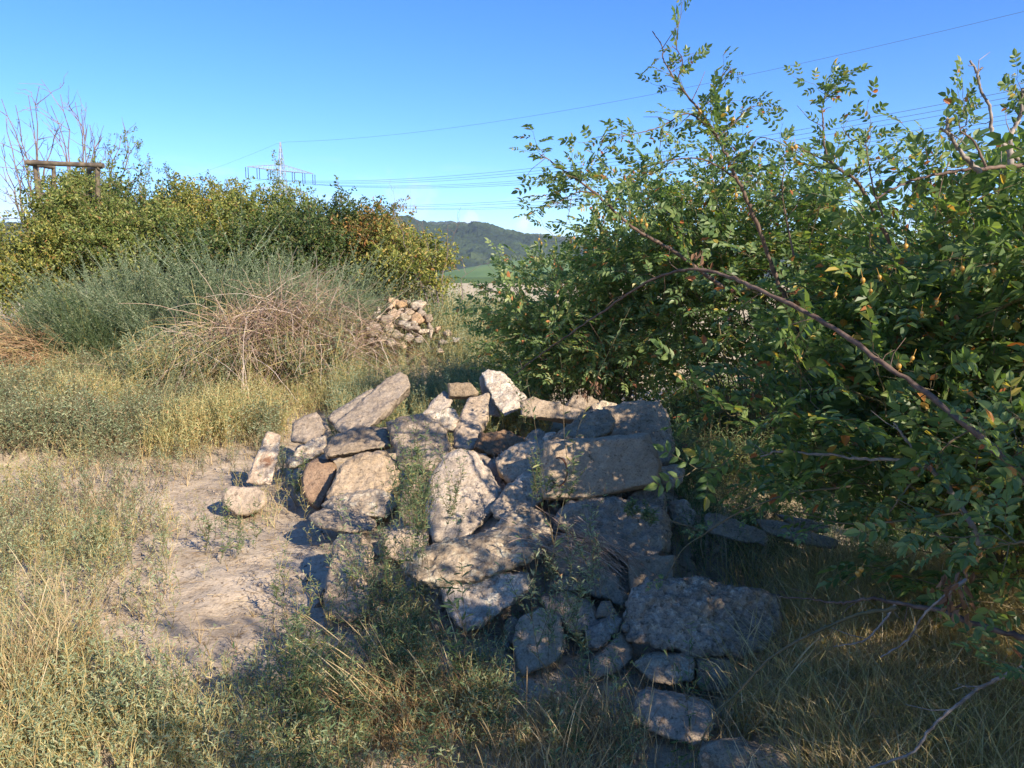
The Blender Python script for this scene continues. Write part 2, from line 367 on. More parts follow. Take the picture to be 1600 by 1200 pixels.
ii = (np.arange(ny - 1)[:, None] * nx + np.arange(nx - 1)[None]).ravel()
gg.add(np.stack([XX, YY, ZZ], -1), np.stack([ii, ii + 1, ii + nx + 1, ii + nx], 1))
def ground_material():
    m, nt, out = newmat('dry_soil'); L = nt.links
    tc = nt.nodes.new('ShaderNodeTexCoord'); V = tc.outputs['Object']
    def nz(s, d=6.0, r=0.6):
        n = N_(nt, 'ShaderNodeTexNoise', Scale=s, Detail=d, Roughness=r); L.new(V, n.inputs['Vector']); return n.outputs[0]
    a = nz(1.6, 6); b = nz(9, 8, .7); c = nz(60, 5, .7); d = nz(28, 4, .6)
    col = ramp(nt, a, [(.35, (.38, .305, .215)), (.55, (.52, .425, .305)), (.7, (.60, .505, .375))])
    col = mixc(nt, 1.0, col, ramp(nt, b, [(.3, (.66, .62, .58)), (.5, (1, 1, 1)), (.7, (1.14, 1.12, 1.08))]), 'MULTIPLY')
    col = mixc(nt, 1.0, col, ramp(nt, c, [(.3, (.72, .7, .66)), (.55, (1.05, 1.05, 1.05))]), 'MULTIPLY')
    col = mixc(nt, ramp(nt, d, [(.60, (0, 0, 0)), (.68, (.8, .8, .8))]), col, (.13, .095, .06))
    sp = nt.nodes.new('ShaderNodeSeparateXYZ'); L.new(V, sp.inputs[0])
    def mr(src, a_, b_):
        n = N_(nt, 'ShaderNodeMapRange', interpolation_type='SMOOTHSTEP'); n.inputs['From Min'].default_value = a_; n.inputs['From Max'].default_value = b_
        L.new(src, n.inputs['Value']); return n.outputs[0]
    # stubble field beyond the bushes, meadow past it
    stub = ramp(nt, nz(.5, 8, .75), [(.35, (.46, .37, .22)), (.65, (.60, .50, .32))])
    col = mixc(nt, mr(sp.outputs[1], 9.5, 13), col, stub)
    col = mixc(nt, mr(sp.outputs[1], 150, 170), col, (.10, .15, .035))
    col = mixc(nt, mr(sp.outputs[1], 420, 470), col, (.06, .10, .03))
    p = N_(nt, 'ShaderNodeBsdfPrincipled', Roughness=.95); p.inputs['Specular IOR Level'].default_value = .15; L.new(col, p.inputs['Base Color'])
    vo = N_(nt, 'ShaderNodeTexVoronoi', Scale=26.0); vo.feature = 'DISTANCE_TO_EDGE'
    vv = N_(nt, 'ShaderNodeVectorMath', operation='ADD'); L.new(V, vv.inputs[0]); L.new(N_(nt, 'ShaderNodeTexNoise', Scale=14.0).outputs['Color'], vv.inputs[1]); L.new(vv.outputs[0], vo.inputs['Vector'])
    b0 = N_(nt, 'ShaderNodeBump', Strength=.35, Distance=.012); L.new(vo.outputs['Distance'], b0.inputs['Height'])
    b1 = N_(nt, 'ShaderNodeBump', Strength=.7, Distance=.02); L.new(b, b1.inputs['Height']); L.new(b0.outputs[0], b1.inputs['Normal'])
    b2 = N_(nt, 'ShaderNodeBump', Strength=.7, Distance=.006); L.new(c, b2.inputs['Height']); L.new(b1.outputs[0], b2.inputs['Normal'])
    L.new(b2.outputs[0], p.inputs['Normal']); L.new(p.outputs[0], out.inputs[0]); return m
tag(gg.build('ground', ground_material(), smooth=True), kind='structure')

# ------------------------------------------------------------------ hills
def hills(name, prof, dist, depth, mat, seed, canopy, foot=2.0):
    """prof: (px, py) ridge line; a wooded ridge with its own slopes"""
    px = np.array([p[0] for p in prof], float); py = np.array([p[1] for p in prof], float)
    u = np.linspace(px[0], px[-1], 620); ridge = np.array([W(a, np.interp(a, px, py), dist) for a in u])
    t = np.concatenate([np.linspace(0, 1, 90), np.linspace(1, 1.5, 20)[1:]])
    X = np.repeat(ridge[None, :, 0], len(t), 0) * (0.5 + .5 * (dist - depth * (1 - t[:, None])) / dist)
    X = ridge[None, :, 0] * ((dist - depth * (1 - t[:, None])) / dist)
    Yv = np.repeat((dist - depth * (1 - t))[:, None], len(u), 1)
    s = np.where(t < 1, np.sin(np.clip(t, 0, 1) * np.pi / 2) ** 1.25, np.cos((t - 1) * np.pi))
    Z = foot + (ridge[None, :, 2] - foot) * s[:, None]
    Z = Z + (vnoise(X, Yv, 160, seed) - .5) * 26 * np.sin(np.clip(t, 0, 1) * np.pi)[:, None]
    cn = canopy * (vnoise(X, Yv, 11, seed + 1) + .7 * vnoise(X, Yv, 5, seed + 2) - .8)
    big = sstep(.12, .2, t)[:, None]
    Z = Z + cn * big
    g = Geo(); n = len(u); m = len(t)
    i = (np.arange(m - 1)[:, None] * n + np.arange(n - 1)[None]).ravel()
    g.add(np.stack([X, Yv, Z], -1), np.stack([i, i + 1, i + n + 1, i + n], 1))
    return tag(g.build(name, mat, smooth=False), kind='structure')
def forest_mat(name, c1, c2, c3):
    m, nt, out = newmat(name); L = nt.links
    tc = nt.nodes.new('ShaderNodeTexCoord'); V = tc.outputs['Object']
    n = N_(nt, 'ShaderNodeTexNoise', Scale=.010, Detail=4.0); L.new(V, n.inputs['Vector'])
    n2 = N_(nt, 'ShaderNodeTexNoise', Scale=.10, Detail=5.0, Roughness=.7); L.new(V, n2.inputs['Vector'])
    c = ramp(nt, n.outputs[0], [(.36, c1), (.52, c2), (.66, c3)])
    c = mixc(nt, 1.0, c, ramp(nt, n2.outputs[0], [(.35, (.55, .6, .6)), (.6, (1.2, 1.2, 1.1))]), 'MULTIPLY')
    p = N_(nt, 'ShaderNodeBsdfPrincipled', Roughness=.95); L.new(c, p.inputs['Base Color']); L.new(p.outputs[0], out.inputs[0]); return m
hills('hills', [(-300, 352), (0, 353), (300, 345), (560, 340), (600, 342), (636, 343), (655, 349), (672, 355), (700, 357), (728, 356), (742, 353), (762, 355), (790, 364), (820, 371), (845, 376), (880, 383), (930, 388), (1000, 392), (1080, 392), (1180, 396), (1300, 398), (1450, 402), (1700, 405), (2100, 410)],
      1700, 620, forest_mat('wooded_slope', (.020, .035, .016), (.032, .052, .020), (.055, .075, .028)), 5, 9)
hills('far_hills', [(-300, 372), (100, 366), (500, 362), (640, 352), (700, 350), (740, 351), (800, 366), (1000, 384), (1250, 388), (1400, 386), (1800, 396), (2000, 400)],
      2600, 700, forest_mat('far_wooded_slope', (.03, .045, .02), (.045, .06, .025), (.06, .08, .03)), 12, 14)
# smooth green meadow slope in front of the wood
mm, nt, out = newmat('meadow_slope')
nzz = N_(nt, 'ShaderNodeTexNoise', Scale=.02, Detail=5.0); nt.links.new(nt.nodes.new('ShaderNodeTexCoord').outputs['Object'], nzz.inputs['Vector'])
pp = N_(nt, 'ShaderNodeBsdfPrincipled', Roughness=.95); nt.links.new(ramp(nt, nzz.outputs[0], [(.4, (.09, .16, .04)), (.6, (.13, .20, .05))]), pp.inputs['Base Color']); nt.links.new(pp.outputs[0], out.inputs[0])
hills('meadow_slope', [(600, 440), (700, 434), (745, 424), (800, 413), (850, 409), (920, 412), (1000, 425), (1080, 440)], 760, 260, mm, 21, 0, foot=-1)

# ------------------------------------------------------------------ pylon and cables
P1 = Vector((-96.5, 333, 0)); LD = Vector((.724, -.69, 0)); AR = Vector((.69, .724, 0)); P2 = P1 + LD * 350
pyl = empty('power_pylon', P1, 'pale steel lattice power pylon standing beyond the hedge', 'pylon')
def lattice(g, a, b, wa, wb, n, r1, r2):
    """four chords from a to b with crossed bracing"""
    a, b = Vector(a), Vector(b); ax = (b - a).normalized()
    u = AR if abs(ax.z) > .7 else Vector((0, 0, 1)); v = LD
    def ring(t):
        c = a.lerp(b, t); w = wa + (wb - wa) * t
        return [c + u * w * i + v * w * j for i, j in ((-.5, -.5), (.5, -.5), (.5, .5), (-.5, .5))]
    for k in range(4): g.tube([ring(0)[k], ring(1)[k]], r1, 4)
    ts = [1 - (1 - i / n) ** 1.0 for i in range(n + 1)]
    for i in range(n):
        A, B = ring(ts[i]), ring(ts[i + 1])
        for k in range(4):
            q = (k + 1) % 4
            g.tube([A[k], B[q]], r2, 3); g.tube([A[q], B[k]], r2, 3); g.tube([B[k], B[q]], r2, 3)
g = Geo(); lattice(g, P1, P1 + Vector((0, 0, 44)), 7.5, 2.4, 11, .13, .07); lattice(g, P1 + Vector((0, 0, 44)), P1 + Vector((0, 0, 56.5)), 2.4, .3, 5, .12, .06); g.build('mast', M['steel'], pyl)
arm_h = {44.8: 15.5, 36.5: 11.5}; att = []
for h, half in arm_h.items():
    g = Geo()
    for s in (-1, 1):
        root = P1 + Vector((0, 0, h)); tip = root + AR * s * half + Vector((0, 0, .3))
        n = 7
        for v in (-1, 1):
            g.tube([root + LD * v * 1.2, tip], .11, 4); g.tube([root + LD * v * 1.2 + Vector((0, 0, 2.6)), tip], .10, 4)
        for i in range(n):
            t0, t1 = i / n, (i + 1) / n
            lo = lambda t, v: (root + LD * v * 1.2).lerp(tip, t); up = lambda t, v: (root + LD * v * 1.2 + Vector((0, 0, 2.6))).lerp(tip, t)
            for v in (-1, 1):
                g.tube([lo(t0, v), up(t1, v)], .06, 3); g.tube([lo(t1, v), up(t1, v)], .06, 3)
            g.tube([lo(t0, -1), lo(t1, 1)], .06, 3)
        for f in ((1, .68, .36) if half > 14 else (1, .45)): att.append((s * half * f, h))
    g.build('crossarm', M['steel'], pyl)
for off, h in att:
    g = Geo()
    for v in (-.55, .55):
        top = P1 + AR * (off + v) + Vector((0, 0, h)); zs = np.linspace(0, -4.2, 22)
        g.tube([top + Vector((0, 0, z)) for z in zs], [(.20 if i % 2 else .10) for i in range(22)], 6)
    g.tube([P1 + AR * (off - .6) + Vector((0, 0, h - 4.2)), P1 + AR * (off + .6) + Vector((0, 0, h - 4.2))], .08, 4)
    g.build('insulator', M['insulator'], pyl)
def cable(off, h, sag, r, label, lo=0):
    t = np.linspace(-.35, 1.12, 70)
    p = [P1 + LD * 350 * tt + AR * off + Vector((0, 0, h - 4 * sag * tt * (1 - tt) if tt >= 0 else h + 4 * sag * tt * (-1 - tt) * -1 * -1)) for tt in t]
    p = [P1 + LD * 350 * tt + AR * off + Vector((0, 0, h - 4 * sag * (tt % 1) * (1 - tt % 1))) for tt in t]
    g = Geo(); g.tube(p, r, 4); o = g.build('power_cable', M['cable'])
    return tag(o, label, 'power cable', 'power cables strung across the sky')
cable(0, 56.5, 9, .042, 'thin top earth wire running from the tip of the pylon, highest of all the cables')
ords = ['second', 'third', 'fourth', 'fifth', 'sixth', 'seventh', 'eighth', 'ninth', 'tenth', 'eleventh']
for k, (off, h) in enumerate(sorted(att, key=lambda q: (-q[1], q[0]))):
    cable(off, h - 4.3, 10.5 if h > 40 else 10.0, .048,
          '%s cable from the top, hung from the pylon\'s %s crossarm' % (ords[k], 'upper' if h > 40 else 'lower'))

# ------------------------------------------------------------------ concrete chunks
tex_cl = {}
def cloudtex(size, depth=3, kind='CLOUDS'):
    k = (size, depth, kind)
    if k not in tex_cl:
        t = bpy.data.textures.new('relief', 'CLOUDS')
        if kind == 'CHIPS': t.noise_basis = 'VORONOI_F1'
        t.noise_scale = size
        t.noise_depth = depth
        tex_cl[k] = t
    return tex_cl[k]
def chunk(name, poly, yb, yt, thick, mat, label, cat, rough=1.0, bulge=.06, back=.9, voxel=.010, group='broken concrete in the heap', parent=None, lean=0.0, extra=()):
    """outline (px,py) at its own distance, given real thickness and a broken surface"""
    ys = [p[1] for p in poly]; lo, hi = max(ys), min(ys)
    pts = [W(p[0], p[1], (p[2] if len(p) > 2 else yb + (yt - yb) * (lo - p[1]) / max(1, lo - hi))) for p in poly]
    c = sum(pts, Vector()) / len(pts)
    away = Vector((c.x * .18, 1, -.32 + lean)).normalized()
    size = max((p - c).length for p in pts)
    bm = bmesh.new()
    for p in pts:
        j = Vector((random.uniform(-1, 1), random.uniform(-1, 1), random.uniform(-1, 1))) * size * .05
        q = c + (p - c) * 1.03
        bm.verts.new(q + away * thick * .12)
        bm.verts.new(c + (p - c) * random.uniform(.86, .97) - away * bulge * size * random.uniform(.2, 1.3))
        bm.verts.new(c + (p - c) * back + away * thick + j)
    for e in extra: bm.verts.new(W(*e))
    cc = c + away * thick * .5
    for v in bm.verts: v.co -= cc
    bmesh.ops.convex_hull(bm, input=bm.verts, use_existing_faces=False)
    for v in [v for v in bm.verts if not v.link_faces]: bm.verts.remove(v)
    me = bpy.data.meshes.new(name); bm.to_mesh(me); bm.free()
    o = bpy.data.objects.new(name, me); COL.objects.link(o); o.location = cc
    m = o.modifiers.new('r', 'REMESH'); m.mode = 'VOXEL'; m.voxel_size = voxel; m.use_smooth_shade = True
    m = o.modifiers.new('s', 'SMOOTH'); m.iterations = 1; m.factor = .3
    m = o.modifiers.new('d0', 'DISPLACE'); m.texture = cloudtex(.22, 2); m.strength = min(.055, size * .13) * rough; m.mid_level = .5; m.texture_coords = 'GLOBAL'
    m = o.modifiers.new('d1', 'DISPLACE'); m.texture = cloudtex(.11, 3, 'CHIPS'); m.strength = -.045 * rough; m.mid_level = .5; m.texture_coords = 'GLOBAL'
    m = o.modifiers.new('d3', 'DISPLACE'); m.texture = cloudtex(.05, 2, 'CHIPS'); m.strength = -.016 * rough; m.mid_level = .5; m.texture_coords = 'GLOBAL'
    m = o.modifiers.new('d2', 'DISPLACE'); m.texture = cloudtex(.03, 4); m.strength = .026 * rough; m.mid_level = .5; m.texture_coords = 'GLOBAL'
    todo.append((o, M[mat])); tag(o, label, cat, group, 'thing')
    return o
todo = []
CC, SL = 'concrete chunk', 'concrete slab'
chunk('concrete_slab', [(417,672),(440,679),(436,710),(424,757),(384,754),(390,738),(410,700)], 5.35, 5.6, .10, 'moss', 'upright pale slab stained rusty brown, standing alone on soil at the heap\'s left edge', SL, .5, .04)
chunk('concrete_block', [(346,767),(357,761),(400,760),(415,770),(416,785),(405,800),(382,805),(367,803),(350,792)], 4.9, 5.0, .22, 'smooth', 'rounded stub of concrete lying on bare soil at the foot of the rusty stained slab', CC, .6)
chunk('concrete_slab', [(457,660),(480,647),(495,643),(503,655),(509,672),(505,684),(480,692),(455,690)], 6.2, 6.5, .18, 'tan', 'smooth sandy slab half hidden by weeds, behind the white rock on the heap\'s left side', SL, .5)
chunk('concrete_beam', [(522,664),(555,640),(577,617),(605,590),(625,582),(637,587),(641,605),(630,619),(613,636),(598,655),(575,672),(535,676)], 5.85, 6.6, .2, 'tan', 'thick sunlit beam of concrete pointing up rightward at the back left of the heap', 'concrete beam', .7, .10)
chunk('concrete_slab', [(512,655),(517,646),(555,624),(584,606),(583,620),(545,652),(527,668)], 6.4, 6.8, .12, 'grey', 'narrow shaded slab tucked behind the sunlit beam that points up', SL, .6)
chunk('concrete_chunk', [(448,722),(470,700),(490,685),(509,682),(512,702),(492,714),(472,727),(452,731)], 5.5, 5.85, .18, 'white', 'white crumbly chunk between the rusty stained slab and the brown boulder', CC, 1)
chunk('concrete_slab', [(506,702),(520,682),(562,665),(588,672),(605,667),(611,697),(588,700),(547,704),(512,715)], 4.95, 5.3, .3, 'tan', 'flat topped slab resting over a dark gap, above the brown boulder', SL, .8)
chunk('boulder', [(470,745),(480,725),(495,716),(518,720),(528,731),(520,752),(507,780),(500,796),(485,790),(472,768)], 4.85, 5.1, .25, 'brown', 'smooth reddish brown boulder, the roundest stone of the heap', 'boulder', .6, .2)
chunk('concrete_slab', [(510,775),(537,722),(555,710),(595,705),(617,718),(627,735),(619,762),(602,772),(555,776),(517,790)], 4.55, 4.95, .22, 'tan', 'rough brown slab leaning back right beside the brown boulder', SL, .8)
chunk('concrete_chunk', [(505,787),(542,770),(580,764),(612,772),(622,790),(606,812),(570,808),(542,800),(515,798)], 4.3, 4.5, .25, 'white', 'pale ridged chunk lying under the rough brown leaning slab', CC, 1)
chunk('concrete_slab', [(482,806),(505,796),(545,797),(572,804),(588,815),(583,829),(545,832),(498,824)], 4.05, 4.35, .16, 'grey', 'thin flat slab jutting out to the left over the soil with a pale edge', SL, .6, .02)
chunk('concrete_post', [(520,849),(532,835),(566,836),(581,855),(583,910),(582,958),(546,972),(504,960),(512,904)], 3.25, 3.8, .16, 'smooth', 'long smooth post sloping down into weeds at the heap\'s front left', 'concrete post', .45, .08)
chunk('concrete_chunk', [(605,660),(630,650),(662,647),(690,660),(705,695),(702,712),(675,733),(630,736),(617,702)], 4.75, 5.15, .25, 'tan', 'sunlit crumbly chunk with weeds growing before it, upper middle left of the heap', CC, 1.2)
chunk('concrete_chunk', [(670,650),(698,636),(712,641),(717,652),(711,671),(690,674)], 5.3, 5.4, .16, 'white', 'small pale stone wedged left of the sunlit upright slab', CC, .8)
chunk('concrete_slab', [(707,680),(724,655),(732,621),(763,615),(767,626),(760,655),(749,689),(738,702),(709,700)], 5.05, 5.7, .12, 'tan', 'narrow sunlit slab sloping back under the small square block', SL, .6, .04)
chunk('concrete_block', [(699,598),(735,597),(748,612),(745,618),(718,620),(701,619)], 6.0, 6.05, .16, 'tan', 'small square block perched on the back of the heap', 'concrete block', .4)
chunk('concrete_slab', [(660,648),(680,622),(694,609),(707,619),(704,634),(681,648)], 5.9, 6.15, .14, 'grey', 'slanting grey slab just left of the small square block', SL, .6)
chunk('concrete_slab', [(752,583),(763,577),(786,583),(803,604),(823,621),(813,637),(788,650),(772,630),(762,600)], 5.75, 6.15, .09, 'white', 'tall slab with a white broken edge standing at the very top of the heap', SL, .8, .03)
chunk('concrete_slab', [(748,590),(756,581),(764,602),(774,632),(783,650),(765,648),(752,612)], 5.95, 6.2, .08, 'smooth', 'dark shaded slab standing directly behind the tall white edged slab', SL, .5, .02)
chunk('concrete_slab', [(812,626),(831,620),(877,631),(917,641),(901,657),(871,652),(846,650),(815,650)], 5.45, 5.6, .18, 'tan', 'long flat slab lying under the leaves at the back of the heap', SL, .5, .03)
chunk('concrete_chunk', [(884,634),(894,615),(922,620),(936,628),(930,640),(905,642)], 6.0, 6.1, .2, 'tan', 'pinkish lump at the back of the heap behind the long flat slab', CC, .8)
chunk('concrete_chunk', [(922,634),(940,626),(964,631),(966,640),(945,646),(926,646)], 5.9, 6.0, .15, 'white', 'small whitish lump right behind the sunlit chunk on the big block', CC, .8)
chunk('concrete_slab', [(940,634),(960,633),(1030,625),(1044,649),(1055,697),(1050,724),(1024,730),(980,730),(950,700)], 4.55, 4.85, .12, 'tan', 'wide slab dappled with leaf shadow, standing behind the big block', SL, .55, .03)
chunk('concrete_chunk', [(862,686),(877,672),(899,655),(922,638),(953,638),(963,658),(955,676),(933,684),(899,688)], 4.2, 4.5, .18, 'tan', 'sunlit chunk with a rusty crack lying on top of the big block', CC, .9)
bigb = chunk('concrete_block', [(852,690),(877,686),(1013,676),(1023,697),(1033,726),(1031,757),(942,771),(916,779),(850,779),(843,748)], 3.85, 4.05, .42, 'smooth', 'biggest block of the heap, flat fronted with a rusty ring cast into its face', 'concrete block', .32, .015, .95)
chunk('concrete_chunk', [(775,716),(809,692),(843,684),(856,697),(850,728),(826,740),(797,756),(780,740)], 4.25, 4.5, .25, 'grey', 'smooth grey chunk pressed against the left side of the big block', CC, .7)
chunk('concrete_chunk', [(816,686),(832,670),(845,669),(852,682),(846,692),(824,694)], 4.7, 4.75, .12, 'tan', 'small knobbly sandy stone on top of the heap left of the big block', CC, 1)
chunk('concrete_chunk', [(848,684),(857,676),(868,674),(872,686),(862,693),(850,692)], 4.5, 4.55, .1, 'white', 'fist sized pale stone by the upper left corner of the big block', CC, 1)
chunk('concrete_slab', [(690,713),(715,702),(743,709),(769,743),(784,768),(773,796),(745,830),(727,850),(678,850),(665,808),(672,748)], 3.85, 4.4, .22, 'grey', 'large brown grey slab facing the viewer in the middle of the heap', SL, .7, .07)
chunk('concrete_slab', [(740,706),(763,712),(791,748),(793,768),(784,776),(765,742)], 4.4, 4.6, .2, 'smooth', 'dark slab hidden right behind the large slab in the middle', SL, .6)
chunk('concrete_chunk', [(768,796),(792,760),(826,734),(846,742),(851,779),(833,797),(803,802),(777,811)], 3.9, 4.2, .25, 'grey', 'grey chunk propped under the lower left corner of the big block', CC, .9)
chunk('concrete_chunk', [(770,830),(788,806),(812,790),(843,797),(861,822),(858,850),(831,856),(790,850)], 3.6, 3.8, .25, 'white', 'lumpy pale grey chunk just above the long white slab\'s right end', CC, 1)
chunk('concrete_slab', [(628,880),(652,858),(710,843),(773,828),(819,822),(846,832),(858,853),(828,876),(790,893),(747,907),(681,913),(652,910),(630,897)], 3.2, 3.5, .3, 'white', 'long whitest slab with a flaky face across the front of the heap', SL, 1.05, .06)
chunk('concrete_slab', [(688,916),(739,910),(796,892),(825,897),(831,918),(798,945),(764,969),(731,989),(716,980),(705,952)], 3.05, 3.3, .26, 'white', 'tapering whitish slab directly beneath the long whitest slab', SL, .95, .06)
chunk('boulder', [(866,812),(890,784),(960,775),(1033,794),(1049,833),(1046,861),(1017,882),(971,868),(927,846),(885,830)], 3.5, 3.85, .4, 'grey', 'big grey egg shaped boulder right under the big block', 'boulder', .8, .12)
chunk('concrete_chunk', [(976,774),(1000,764),(1033,763),(1042,786),(1036,806),(990,802)], 3.85, 4.0, .25, 'grey', 'grey lump squeezed between the big block and the egg shaped boulder', CC, .9)
chunk('concrete_chunk', [(856,858),(883,837),(916,860),(953,888),(984,921),(981,953),(934,930),(894,912),(863,885)], 3.3, 3.65, .3, 'grey', 'dark sloping chunk under dead stalks below the egg shaped boulder', CC, .9)
chunk('concrete_block', [(982,872),(1022,879),(1056,868),(1054,908),(986,924)], 3.35, 3.45, .2, 'smooth', 'upright shaded block standing between the boulder and the pebbly slab', 'concrete block', .4)
chunk('concrete_slab', [(974,965),(983,927),(1005,914),(1045,910),(1103,906),(1136,924),(1216,932),(1222,980),(1202,1014),(1154,1021),(1099,1025),(1033,1011),(986,999),(971,982)], 2.85, 3.1, .16, 'pebbly', 'wide slab studded with loose pebbles at the heap\'s lower right', SL, 1.2, .05)
chunk('concrete_block', [(992,1040),(1011,1024),(1070,1020),(1086,1030),(1086,1064),(1051,1074),(1015,1065)], 2.72, 2.85, .16, 'white', 'small squared pale block below the pebbly slab', 'concrete block', .8)
chunk('concrete_chunk', [(1088,1030),(1140,1028),(1162,1058),(1130,1082),(1090,1072)], 2.72, 2.85, .16, 'grey', 'dark chunk in the straw right of the small squared block', CC, .8)
chunk('concrete_block', [(990,1112),(1000,1090),(1012,1082),(1060,1090),(1114,1101),(1122,1119),(1108,1156),(1088,1168),(1026,1149),(1000,1134)], 2.42, 2.6, .14, 'smooth', 'oblong brownish block lying in the straw near the bottom edge', 'concrete block', .6)
chunk('concrete_slab', [(1091,1176),(1114,1163),(1162,1165),(1216,1178),(1240,1202),(1245,1232),(1100,1234)], 2.12, 2.25, .14, 'grey', 'grey slab cut off by the bottom edge of the picture', SL, .7)
chunk('concrete_post', [(921,1040),(945,1010),(971,987),(991,1011),(990,1031),(962,1054),(930,1059)], 2.85, 3.05, .14, 'smooth', 'short round edged post stub left of the small squared block', 'concrete post', .5, .15)
chunk('concrete_chunk', [(917,988),(935,970),(952,961),(972,969),(968,986),(936,1017),(920,1010)], 2.95, 3.1, .12, 'white', 'small jagged pale stone touching the pebbly slab\'s left end', CC, 1)
chunk('concrete_chunk', [(930,966),(938,943),(956,940),(963,958),(950,968)], 3.1, 3.15, .1, 'tan', 'little round stone above the small jagged pale stone', CC, .8)
chunk('concrete_slab', [(801,1000),(811,967),(845,950),(876,967),(886,1010),(872,1035),(825,1052),(813,1058)], 2.9, 3.1, .12, 'smooth', 'blue grey slab on edge with a bright left side, in front of the heap', SL, .4, .04)
chunk('concrete_chunk', [(785,981),(796,966),(809,969),(806,1007),(790,1001)], 3.08, 3.15, .12, 'grey', 'stone peeping out left of the blue grey slab on edge', CC, .7)
chunk('concrete_chunk', [(858,913),(871,904),(897,903),(902,921),(868,926)], 3.3, 3.35, .12, 'white', 'small pale stone among weeds right of the long whitest slab', CC, .9)
chunk('concrete_chunk', [(843,936),(883,924),(931,950),(940,976),(899,990),(854,958)], 3.1, 3.25, .22, 'grey', 'dark shaded chunk behind weeds left of the pebbly slab', CC, .9)
chunk('concrete_slab', [(1098,828),(1107,803),(1143,810),(1200,833),(1197,853),(1143,843)], 3.75, 3.95, .2, 'grey', 'grassy slab lying in shade right of the egg shaped boulder', SL, .7)
chunk('concrete_beam', [(1180,810),(1217,815),(1310,844),(1306,857),(1253,850),(1196,832)], 3.75, 3.95, .15, 'grey', 'long low beam vanishing into grass, rightmost of all', 'concrete beam', .5)
chunk('concrete_chunk', [(1209,802),(1253,809),(1297,821),(1292,834),(1246,826)], 4.05, 4.15, .12, 'tan', 'thin piece lying behind the long low beam in the grass', CC, .6)
chunk('concrete_chunk', [(1043,787),(1070,779),(1088,800),(1082,824),(1050,816)], 4.0, 4.15, .16, 'white', 'pale lump just right of the egg shaped boulder', CC, .9)
chunk('concrete_chunk', [(1028,732),(1052,725),(1070,733),(1067,755),(1040,767)], 4.25, 4.35, .16, 'white', 'small white lump at the right end of the big block', CC, .9)
chunk('brick', [(1057,693),(1074,692),(1077,700),(1058,703)], 5.0, 5.05, .1, 'brick', 'piece of dark red brick in the shade right of the dappled slab', 'brick', .3, group=None)
chunk('concrete_chunk', [(598,838),(640,822),(668,834),(672,868),(640,880),(600,872)], 3.75, 3.95, .25, 'grey', 'dark chunk buried in weeds behind the long whitest slab\'s left end', CC, .9)
chunk('concrete_chunk', [(640,748),(668,742),(676,790),(655,826),(628,815),(622,775)], 4.1, 4.35, .22, 'grey', 'chunk overgrown by weeds left of the large slab in the middle', CC, .9)
chunk('limestone_rock', [(138,566),(146,559),(157,560),(160,570),(150,577),(139,574)], 12.0, 12.1, .16, 'white', 'lone whitish rock among the weeds at the far left', 'rock', .8, group=None, voxel=.02)
chunk('limestone_rock', [(326,470),(342,458),(360,460),(368,472),(350,480),(328,478)], 11.9, 12.1, .2, 'tan', 'pale rock glimpsed inside the dry stems left of the far rubble', 'rock', .8, group=None, voxel=.03)
chunk('limestone_rock', [(85,600),(95,594),(104,599),(102,608),(88,609)], 10.6, 10.65, .14, 'tan', 'small tan stone low in the weeds under the lone whitish rock', 'rock', .8, group=None, voxel=.02)
chunk('clod', [(740,700),(752,680),(790,672),(822,684),(820,705),(770,712)], 4.85, 5.1, .3, 'brown', 'crumbling lump of reddish soil in the hollow behind the grey slabs', 'soil clod', 1.3, .1, group=None)
# rubble far behind, each stone its own
mats_r = {'white': 'white', 'orange': 'orange', 'tan': 'tan', 'grey': 'grey'}
rl = {'white': 'chalky white stone in the small sunlit rubble heap behind the concrete', 'orange': 'orange brown stone in the small sunlit rubble heap behind the concrete',
      'tan': 'sandy tan stone in the small sunlit rubble heap behind the concrete', 'grey': 'grey stone in the small sunlit rubble heap behind the concrete'}
rr = random.Random(3)
rub = [(616,470,11,'orange'),(628,474,9,'orange'),(600,484,11,'white'),(650,477,12,'white'),(640,484,9,'tan'),(618,490,12,'orange'),(634,495,10,'white'),(660,486,9,'tan'),(590,492,9,'white'),(604,500,12,'tan'),(652,498,11,'orange'),(668,498,10,'tan'),
       (676,508,9,'white'),(616,508,12,'orange'),(632,510,12,'white'),(646,514,10,'grey'),(662,514,10,'white'),(594,510,10,'grey'),(583,506,8,'white'),(606,518,10,'white'),(622,522,10,'tan'),(675,522,8,'white'),(584,520,9,'tan'),(640,526,9,'tan'),(656,530,8,'grey'),(597,530,9,'white'),(612,534,8,'grey'),(628,538,8,'orange'),(700,520,7,'tan'),(692,534,7,'grey'),(576,514,6,'tan'),(712,530,6,'white'),
       (640,472,6,'white'),(662,476,6,'orange'),(610,478,6,'tan'),(686,514,6,'orange'),(648,506,6,'white'),(626,484,6,'tan'),(688,546,6,'tan'),(580,532,6,'white')]
special = {(616,470): 'topmost orange brown stone of the far rubble heap', (650,477): 'largest chalky white stone near the top right of the far rubble heap', (600,484): 'white stone at the upper left shoulder of the far rubble heap',
   (676,508): 'white stone at the right edge of the far rubble heap', (583,506): 'white stone at the left edge of the far rubble heap', (700,520): 'tan stone that has rolled off the right side of the far rubble heap', (628,538): 'orange stone at the very bottom of the far rubble heap',
   (712,530): 'small white stone lying farthest right of the far rubble heap', (688,546): 'tan stone lying lowest right of the far rubble heap'}
